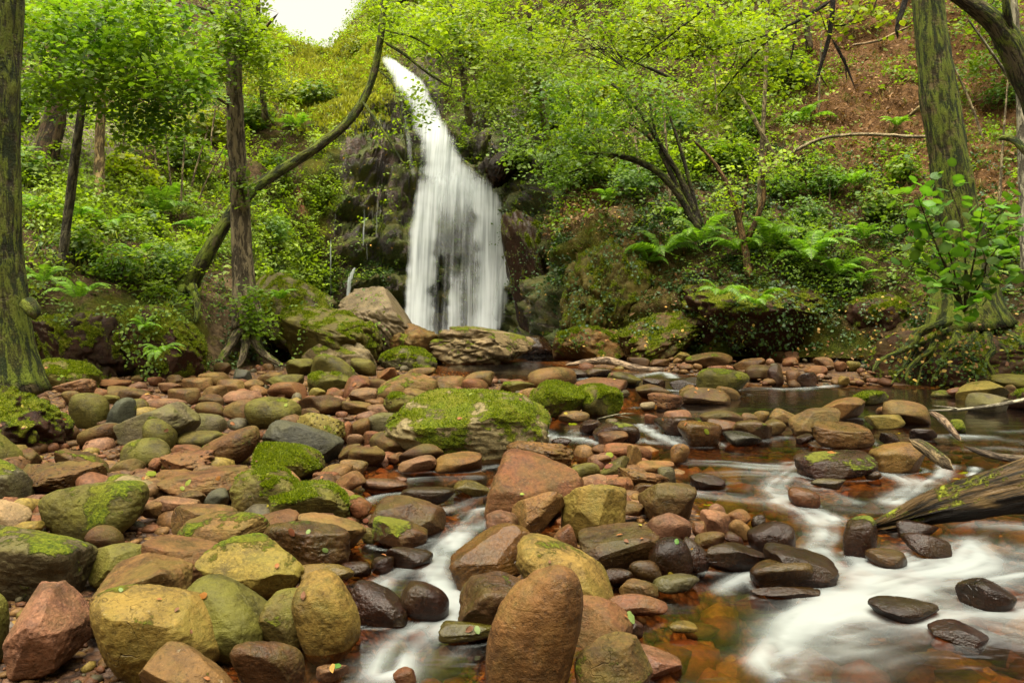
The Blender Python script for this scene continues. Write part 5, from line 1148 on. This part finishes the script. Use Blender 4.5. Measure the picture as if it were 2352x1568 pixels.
FERNS = [(178, 690, 72, 'large pale-green fern spreading over the dark left bank', dict(pos=at(178, 690, 10.0))), (368, 815, 46, 'fern hanging down the rounded mossy bank block', dict(lay=.5, pos=at(368, 808, 10.0))), (100, 650, 60, 'fern growing beside the thick left trunk', dict(pos=at(100, 652, 10.4))),
 (375, 500, 75, 'big drooping fern in the middle of the left slope', {}), (250, 540, 55, 'fern right of the pale mossy trunk foot', {}), (170, 520, 60, 'fern behind the thin curved sapling', {}), (455, 545, 55, 'fern just left of the leaning mossy trunk', {}), (80, 500, 55, 'fern on the upper bank near the left trunk', {}), (480, 600, 40, 'small fern between the two left trunks', {}), (310, 610, 50, 'fern low on the left slope above the mossy bank', {}), (420, 470, 50, 'fern below the pale upright stems', {}), (330, 760, 40, 'small fern on the shaded side of the mossy bank', dict(pos=at(330, 755, 10.2))),
 (1530, 590, 92, 'large fern overhanging the right cliff, leftmost of the row', {}), (1600, 570, 75, 'fern under the many-stemmed bush', {}), (1490, 610, 60, 'fern hanging at the brown cliff buttress', dict(lay=.3)), (1700, 590, 80, 'fern at the foot of the forked sapling', {}), (1770, 580, 95, 'widest fern in the middle of the right row', {}), (1850, 600, 95, 'bright fern right of the middle of the right row', {}), (1915, 640, 80, 'fern at the right end of the row on the cliff', {}), (1660, 680, 62, 'fern low on the dark mossy rock wall', dict(pos=at(1655, 680, 12.4))), (1740, 700, 60, 'lowest fern above the cliff-foot stones', dict(pos=at(1740, 698, 12.3))),
 (1850, 290, 62, 'light green fern on the brown upper slope', {}), (1960, 430, 50, 'fern below the arching dead branch', {}), (2310, 600, 60, 'fern right of the big leafy shrub', {}), (1560, 500, 45, 'fern beside the stems of the arching bush', {}), (1990, 560, 50, 'fern left of the big leafy shrub', {}), (1400, 470, 45, 'fern on top of the brown buttress', {}), (2050, 300, 40, 'small fern left of the big right trunk', {}), (1300, 440, 40, 'fern over the black wet flank', {}), (640, 690, 40, 'fern on the grassy knoll', dict(pos=at(640, 688, 12.6))), (1980, 660, 45, 'fern beneath the dark ivy near the mossy boulder', {}), (690, 300, 45, 'fern halfway up the grassy slope left of the fall', {}), (540, 380, 40, 'fern on the slope beyond the straight trunk', {})]
for x, y, s_, lab, kw in FERNS: fern(x, y, s_, lab, **kw)

# shrubs standing on the slopes
def shrub_mesh(seed, n, size, c1, c2, asp):
    r = np.random.default_rng(seed); d = r.normal(size=(n, 3)); d /= np.linalg.norm(d, axis=1)[:, None]; rad = r.random((n, 1))**.45*(1+.35*fbm(d*2+seed, 2)[:, None])
    pos = d*rad*np.array([.5, .45, .42])+np.array([0, 0, .4]); nn = UP+d*.6+r.normal(size=(n, 3))*.5
    v, f, c = leaves(pos, nn, size*r.uniform(.6, 1.3, n), cmix(r, n, c1, c2), r, asp, 6)
    return mesh('foliage', v, f, False, Col=c)
SH = [shrub_mesh(1, 420, .11, (.05, .12, .012), (.2, .28, .025), .75), shrub_mesh(2, 520, .09, (.04, .1, .012), (.14, .24, .03), .6), shrub_mesh(3, 360, .12, (.1, .16, .012), (.32, .34, .02), .7)]
SHW = ['rounded green shrub', 'fine-leaved green shrub', 'yellow-green shrub']
spots = [(60, 420, 1.0, 0, 'right of the thick left trunk'), (300, 440, 1.1, 2, 'between the pale stems on the left slope'), (480, 330, 1.2, 2, 'left of the straight trunk, high up'), (420, 390, 1.1, 0, 'above the drooping left fern'), (190, 600, .8, 0, 'at the sapling foot'), (270, 650, .8, 1, 'on top of the dark mossy bank'), (380, 640, .8, 1, 'left of the leaning trunk base'), (340, 560, .9, 0, 'in the middle of the left slope'), (620, 560, .9, 1, 'right of the straight trunk above the knoll'), (640, 420, 1.1, 1, 'under the leaning trunk, left of the cliff'), (680, 250, 1.2, 2, 'on the grassy slope left of the fall'), (580, 300, 1.3, 0, 'behind the straight trunk'), (730, 240, 1.0, 0, 'just left of the leaning trunk top'), (60, 280, 1.3, 0, 'behind the left trunk on the upper slope'), (330, 330, 1.3, 2, 'right of the pale mossy trunk'), (1210, 390, 1.0, 0, 'over the wet ledge right of the fall'), (1270, 300, 1.2, 1, 'above the brown buttress'), (1350, 430, 1.1, 0, 'under the arching bush stems'), (1450, 450, 1.0, 1, 'on the cliff edge left of the bush base'), (1380, 260, 1.2, 2, 'behind the arching bush'), (1560, 320, 1.2, 1, 'beyond the pale bush stems'), (1660, 400, 1.1, 0, 'left of the forked sapling'), (1680, 250, 1.2, 2, 'left of the straight pole sapling'), (1800, 200, 1.2, 0, 'right of the straight pole sapling'), (1800, 470, .9, 1, 'above the middle of the fern row'), (1900, 450, .8, 1, 'on the brown slope below the dead branch'), (1720, 330, 1.0, 1, 'by the curved brown sapling'), (1480, 120, 1.4, 2, 'at the very top behind the yellow leaves'), (1600, 130, 1.4, 2, 'at the top left of the pole sapling'), (2310, 250, .9, 1, 'under the crooked bough'), (2010, 500, .8, 0, 'left of the leafy shrub on the ivy slope'), (2080, 420, .8, 0, 'against the left side of the big right trunk'), (1140, 230, 1.2, 0, 'right of the waterfall lip'), (1060, 130, 1.3, 2, 'above the waterfall lip'), (820, 130, .9, 2, 'on the ridge at the sky gap'), (560, 480, .9, 0, 'beside the straight trunk halfway up'), (690, 620, .7, 1, 'at the dark foot of the cliff on the left'), (1850, 520, .8, 1, 'above the bright right fern')]
for x, y, s_, k, wh in spots:
    p, n_ = hit(x, y); t = thing('shrub', f'{SHW[k]} {wh}', 'shrub', tuple(p), 'shrubs on the slopes'); r = np.random.default_rng(int(x+y))
    o = obj('foliage', SH[k], M_LEAF, t, kind='stuff'); o.scale = (s_*1.15, s_, s_*.9); o.rotation_euler = (r.normal()*.15, r.normal()*.15, r.uniform(0, 6)); c = r.uniform(.75, 1.15); o.color = (c, c, c, 1)
    for j in range(3):
        a_ = r.uniform(0, 6.28); tube('stem', [(0, 0, -.15), (.12*math.cos(a_), .12*math.sin(a_), .25*s_), (.25*math.cos(a_), .25*math.sin(a_), .55*s_)], [.012, .009, .004], M_BARK, t, 5, .05, .1, color=(.1, .08, .04))

# the big-leaved shrub in front of the right trunk, leaf by leaf
def one_leaf(seed):
    r = np.random.default_rng(seed); n = 14; th = np.linspace(0, 2*np.pi, n, endpoint=False); rr = .5*(1+.12*np.cos(th)+.04*r.normal(size=n)); x = rr*np.cos(th); y = rr*np.sin(th)*.86
    z = -.12*x**2-.1*np.abs(y)+.03*np.sin(5*th); v = np.r_[np.c_[x, y, z], [[0, 0, .02]]]; f = np.stack([np.arange(n), (np.arange(n)+1) % n, np.full(n, n)], 1)
    k = np.r_[np.full(n, .9), 1.15][:, None]; return mesh('leaf', v, f, True, Col=np.array([(.1, .235, .025)])*k)
LF = [one_leaf(i) for i in range(4)]
bs = thing('leafy_shrub', 'shrub with large round bright leaves in front of the big right trunk', 'shrub', tuple(at(2215, 720, 10.0))); b0 = np.array(bs.location)
r = np.random.default_rng(5); sprays = []
for j, (x, y) in enumerate([(2100, 430), (2090, 520), (2100, 610), (2150, 480), (2160, 570), (2200, 640), (2250, 560), (2310, 470), (2290, 620), (2240, 690), (2140, 660), (2330, 520), (2170, 400), (2260, 460)]):
    e_ = at(x, y, 9.7+r.normal()*.25)-b0; m_ = e_*.5+np.array([r.normal()*.1, -.1, .15]); tube('stem', [(0, 0, 0), m_, e_], [.014, .009, .004], M_BARK, bs, 6, .05, .12, color=(.1, .07, .035)); sprays.append((m_, e_))
for i in range(290):
    m_, e_ = sprays[i % len(sprays)]; t_ = r.uniform(.25, 1.15); p = m_+(e_-m_)*t_+r.normal(size=3)*np.array([.16, .12, .13]); o = obj('leaf', LF[i % 4], M_LEAF, bs); o.location = p
    s_ = r.uniform(.10, .17); o.scale = (s_,)*3; o.rotation_euler = (r.normal()*.5+.45, r.normal()*.4, r.uniform(0, 6.28)); c = r.uniform(.6, 1.35); o.color = (c*r.uniform(.9, 1.3), c, c*.9, 1)

# ------------------------------------------------------------------ fallen wood
def wood(name, label, pts, mat=M_BARK, color=(.22, .17, .11), sides=12, moss=0., wob=.12, cat='driftwood', twg=(), groove=0):
    p, rd = pp(pts); t = thing(name, label, cat, tuple(p[0])); b_ = p[0]
    o = tube('stem', p, rd, mat, t, sides, wob, .025 if groove else .05, len(label), color, moss, groove); o.location = -b_
    for q in twg: a_, r_ = pp(q); o = tube('twig', a_, r_, mat, t, 6, wob, .05, 3, color, moss); o.location = -b_
    return t
LG = [(2005, 1212, 4.15, 3), (2035, 1203, 4.12, 11), (2075, 1190, 4.1, 22), (2140, 1168, 4.05, 36), (2220, 1150, 4.0, 45), (2300, 1132, 3.95, 56), (2400, 1112, 3.9, 68), (2600, 1080, 3.8, 75)]
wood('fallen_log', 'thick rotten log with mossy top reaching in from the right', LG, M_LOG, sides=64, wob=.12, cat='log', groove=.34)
gdw = gd
wood('driftwood', 'bleached curved driftwood lying across the back pool edge', [(1298, 838, 12.3, 3), (1340, 832, 12.3, 7), (1395, 826, 12.2, 9), (1432, 838, 12.1, 9), (1475, 849, 11.9, 8), (1527, 849, 11.8, 6)], color=(.34, .25, .17), moss=-.5)
wood('driftwood', 'short mossy driftwood stick leaning on the tilted orange-grey rock', [(2088, 1008, 5.3, 9), (2120, 1024, 5.2, 14), (2155, 1050, 5.1, 15), (2190, 1080, 5.0, 12)], color=(.2, .15, .08), moss=.1)
wood('driftwood', 'dark driftwood branch at the right edge above the log', [(2214, 1023, 5.4, 4), (2260, 1042, 5.3, 8), (2310, 1052, 5.2, 9), (2400, 1060, 5.1, 12)], color=(.13, .1, .07), moss=.1)
wood('driftwood', 'brown driftwood slanting down into the right pool', [(2134, 945, 6.9, 5), (2165, 962, 6.7, 9), (2188, 990, 6.5, 8), (2207, 1012, 6.3, 4)], color=(.24, .17, .11), moss=-.3)
wood('dead_branch', 'thin whitish lichen branch reaching in over the right pool', [(2128, 942, 7.2, 1.5), (2200, 942, 7.1, 3.5), (2280, 932, 7.0, 4), (2420, 905, 6.9, 6)], color=(.42, .4, .3), moss=-.4, cat='branch', twg=[[(2215, 941, 7.1, 2), (2170, 934, 7.1, 2), (2140, 931, 7.1, 1)]])
wood('dead_branch', 'pale twig lying on the water beside the mossy twins', [(1370, 962, 7.4, 1), (1400, 955, 7.4, 2), (1440, 948, 7.4, 1.6), (1465, 950, 7.4, 1)], color=(.36, .34, .22), moss=-.4, cat='branch', sides=6, twg=[[(1410, 953, 7.4, 1.4), (1440, 957, 7.4, 1.2), (1455, 961, 7.4, .8)]])
wood('dead_branch', 'long pale dead branch arching over the brown right slope', [(1760, 400, 13.6, 3), (1810, 355, 13.6, 3.5), (1880, 318, 13.4, 4), (1960, 308, 13.2, 4), (2040, 310, 13, 4), (2110, 316, 12.6, 4), (2200, 305, 12, 4)], color=(.3, .25, .15), moss=-.2, cat='branch', sides=8)
wood('dead_branch', 'straight pale fallen stick on the slope above the arching branch', [(1955, 105, 17.5, 3), (2020, 95, 17.2, 3), (2060, 75, 17, 3), (2090, 60, 16.8, 2)], color=(.36, .26, .15), moss=-.4, cat='branch', sides=8)
wood('dead_branch', 'yellowish split stick lying just left of the right trunk', [(2085, 270, 13, 4), (2115, 245, 12.8, 5), (2140, 225, 12.6, 4)], color=(.42, .33, .16), moss=-.4, cat='branch', sides=8)
for i, (x, y, dx, dy) in enumerate([(1985, 395, 10, 110), (2005, 400, -15, 120), (2030, 410, 20, 140), (2020, 520, 10, 90), (1830, 470, -20, 80), (1905, 420, 5, 70)]):
    D = hit(x, y)[0][1]-.35
    wood('hanging_root', f'thin pale hanging root on the ivy slope, number {["one","two","three","four","five","six"][i]} from the left trunk side' if 0 else ['thin root dangling under the arching dead branch', 'crooked root next to the dangling one left of the shrub', 'longest dangling root left of the leafy shrub', 'short pale root near the dark mossy boulder', 'curved root above the middle ferns', 'thin root right of the middle ferns'][i], [(x, y, D, 2), (x+dx*.3, y+dy*.4, D, 1.8), (x-dx*.3, y+dy*.7, D-.05, 1.5), (x+dx, y+dy, D-.05, 1)], color=(.3, .22, .13), moss=-.4, sides=6, cat='root')

# ------------------------------------------------------------------ leaves lying on the stones
bpy.context.view_layer.update(); DG = bpy.context.evaluated_depsgraph_get()
LCOL = dict(y=('yellow-green', (.34, .4, .03)), g=('fresh green', (.12, .3, .03)), o=('orange', (.5, .2, .03)), r=('rusty red-brown', (.3, .1, .05)), l=('light green', (.3, .42, .12)), w=('yellow', (.55, .42, .04)))
FL = [(345, 1088, 'y', 28), (432, 1110, 'y', 18), (420, 1122, 'y', 14), (500, 1098, 'o', 14), (277, 1356, 'l', 14), (468, 1368, 'o', 24), (180, 1506, 'r', 44), (1318, 973, 'y', 24), (1608, 966, 'y', 18), (1622, 990, 'y', 16), (1398, 1046, 'y', 24), (1398, 1070, 'w', 18), (1630, 1158, 'y', 26), (1554, 1244, 'g', 16), (1541, 1318, 'w', 18), (1448, 1420, 'l', 36), (1097, 1448, 'l', 20), (772, 1532, 'g', 26), (708, 1222, 'l', 16), (745, 1262, 'l', 16), (2062, 994, 'w', 12), (1195, 905, 'w', 12), (2195, 1098, 'w', 24), (2212, 1085, 'y', 30), (1910, 1040, 'o', 20), (1080, 906, 'y', 10), (672, 1222, 'r', 22), (1400, 1070, 'r', 22), (1600, 892, 'o', 10), (840, 1195, 'r', 16), (1505, 935, 'o', 12), (1300, 950, 'w', 12)]
lm = [one_leaf(50+i) for i in range(3)]
for me_ in lm: me_.attributes['Col'].data.foreach_set('color', np.ones(len(me_.vertices)*4, np.float32))
byname = {r_['o'].name: r_ for r_ in ROCKS}; used_l = set()
for i, (x, y, c, s_) in enumerate(FL):
    ok, loc_, nn, _i, ob, _m = SC.ray_cast(DG, CAM, Vector(((x-CX)/F, 1, -(y-HOR)/F)).normalized())
    if not ok: continue
    q = byname.get(ob.name) or (byname.get(ob.parent.name) if ob.parent else None)
    on = ('the ' + (q['ref'] or 'stone '+direction(q, min(heroes, key=lambda h_: math.hypot(h_['x']-q['x'], h_['y']-q['y'])))+' the '+min(heroes, key=lambda h_: math.hypot(h_['x']-q['x'], h_['y']-q['y']))['ref'])) if q else 'wet ground in the stream bed'
    lab = f'{LCOL[c][0]} fallen leaf lying on {on}'
    if lab in used_l: lab = f'{LCOL[c][0]} fallen leaf near the {min(heroes, key=lambda h_: math.hypot(h_["x"]-x, h_["y"]-y))["ref"]}, {["curled", "flat", "small", "tilted", "lone", "narrow"][i % 6]}'
    used_l.add(lab)
    o = obj('fallen_leaf', lm[i % 3], M_LEAF, None, loc_+nn*.006, label=lab, category='leaf', group='fallen leaves on the stones'); k = s_/F*loc_.y; o.scale = (k, k*.75, k)
    nv_ = (Vector(nn)+Vector((0, -.35, .2))).normalized(); o.rotation_euler = nv_.to_track_quat('Z', 'Y').to_euler(); o.rotation_euler.rotate_axis('Z', i*1.3); o.color = (*[q_*.6 for q_ in LCOL[c][1]], 1)
r = np.random.default_rng(99); LP_, LN_ = [], []
bpy.context.view_layer.update(); DG = bpy.context.evaluated_depsgraph_get()
for i in range(900):
    x, y = (r.uniform(-20, 1600), r.uniform(840, 1560)) if i < 650 else (r.uniform(1350, 2352), r.uniform(760, 900))
    ok, loc_, nn, _i, ob, _m = SC.ray_cast(DG, CAM, Vector(((x-CX)/F, 1, -(y-HOR)/F)).normalized())
    if ok and nn.z > .45 and ob.name.split('.')[0] not in ('water', 'leaf', 'frond', 'fallen_leaf') and r.random() < (.14 if ob.name.startswith(('boulder', 'stone')) else 1): LP_.append(np.array(loc_)+np.array(nn)*.006); LN_.append(np.array(nn))
LP_, LN_ = np.array(LP_), np.array(LN_); m = len(LP_); cc = np.array([(.2, .075, .018), (.3, .16, .03), (.12, .05, .02), (.3, .26, .03), (.16, .2, .02)])[r.choice(5, m, p=[.35, .2, .25, .12, .08])]
v, f, c = leaves(LP_, LN_+r.normal(size=(m, 3))*.25, r.uniform(.02, .05, m)*np.clip(LP_[:, 1]/6, .7, 1.6), cc, r, .55, 6)
obj('leaf_litter', mesh('leaf_litter', v, f, False, Col=c), M_DRY, kind='stuff', label='small brown and yellow leaf scraps scattered over the stones', category='ground cover')
def drape(name, boxes, n, per, spread, size, c1, c2, seed, lab, mat, thr, hang=0.):
    r = np.random.default_rng(seed); P_, N_ = [], []
    for x0, y0, x1, y1, k in boxes:
        for _ in range(int(n*k)):
            x, y = r.uniform(x0, x1), r.uniform(y0, y1); h_ = SC.ray_cast(DG, CAM, Vector(((x-CX)/F, 1, -(y-HOR)/F)).normalized())
            if h_[0] and h_[4].name.split('.')[0] in ('rock_outcrop', 'hillside', 'root', 'moss'): P_.append(np.array(h_[1])); N_.append(np.array(h_[2]))
    P_, N_ = np.array(P_), np.array(N_); N_[(N_[:, 1] > .2)] *= -1; k = fbm(P_*1.7+seed, 3) > thr; P_, N_ = P_[k], N_[k]; n = len(P_); m = n*per
    pos = np.repeat(P_+N_*.04, per, 0)+r.normal(size=(m, 3))*spread; nn = np.repeat(N_, per, 0)*.8+UP*.5+r.normal(size=(m, 3))*.5+np.array([0, -.3, 0])
    v, f, c = leaves(pos, nn, size*r.uniform(.5, 1.4, m), cmix(r, m, c1, c2), r, .75, 6)
    return obj(name, mesh(name, v, f, False, Col=c), mat, kind='stuff', label=lab, category='ground cover')
RB = [(1290, 520, 2010, 800, 1.), (1150, 450, 1300, 760, .12)]; LB = [(60, 690, 480, 870, .6), (480, 620, 900, 850, .6)]; TB = [(1990, 690, 2352, 890, 1.)]
drape('ivy', RB, 900, 6, .07, .05, DK1, DK2, 31, 'ivy and seedlings draped over the right cliff foot', M_IVY, .08)
drape('moss_plants', RB, 1000, 9, .05, .022, (.03, .05, .004), (.13, .15, .01), 32, 'yellowish moss and liverwort on the right cliff foot', M_LEAF, .0)
drape('undergrowth', LB, 600, 6, .06, .045, DK2, GR2, 33, 'small green plants on the left bank and outcrops', M_LEAF, .12)
drape('undergrowth', TB, 420, 6, .06, .04, DK1, (.1, .17, .015), 34, 'small plants and ivy over the root-covered bank', M_LEAF, .06)
drape('leaf_litter', TB+[(1290, 700, 2010, 820, .4)], 130, 2, .08, .05, (.16, .07, .02), (.4, .27, .05), 35, 'yellow and brown leaves on the root-covered bank', M_DRY, -.2)
print('done', round(time.time()-T0, 1), len(bpy.data.objects))
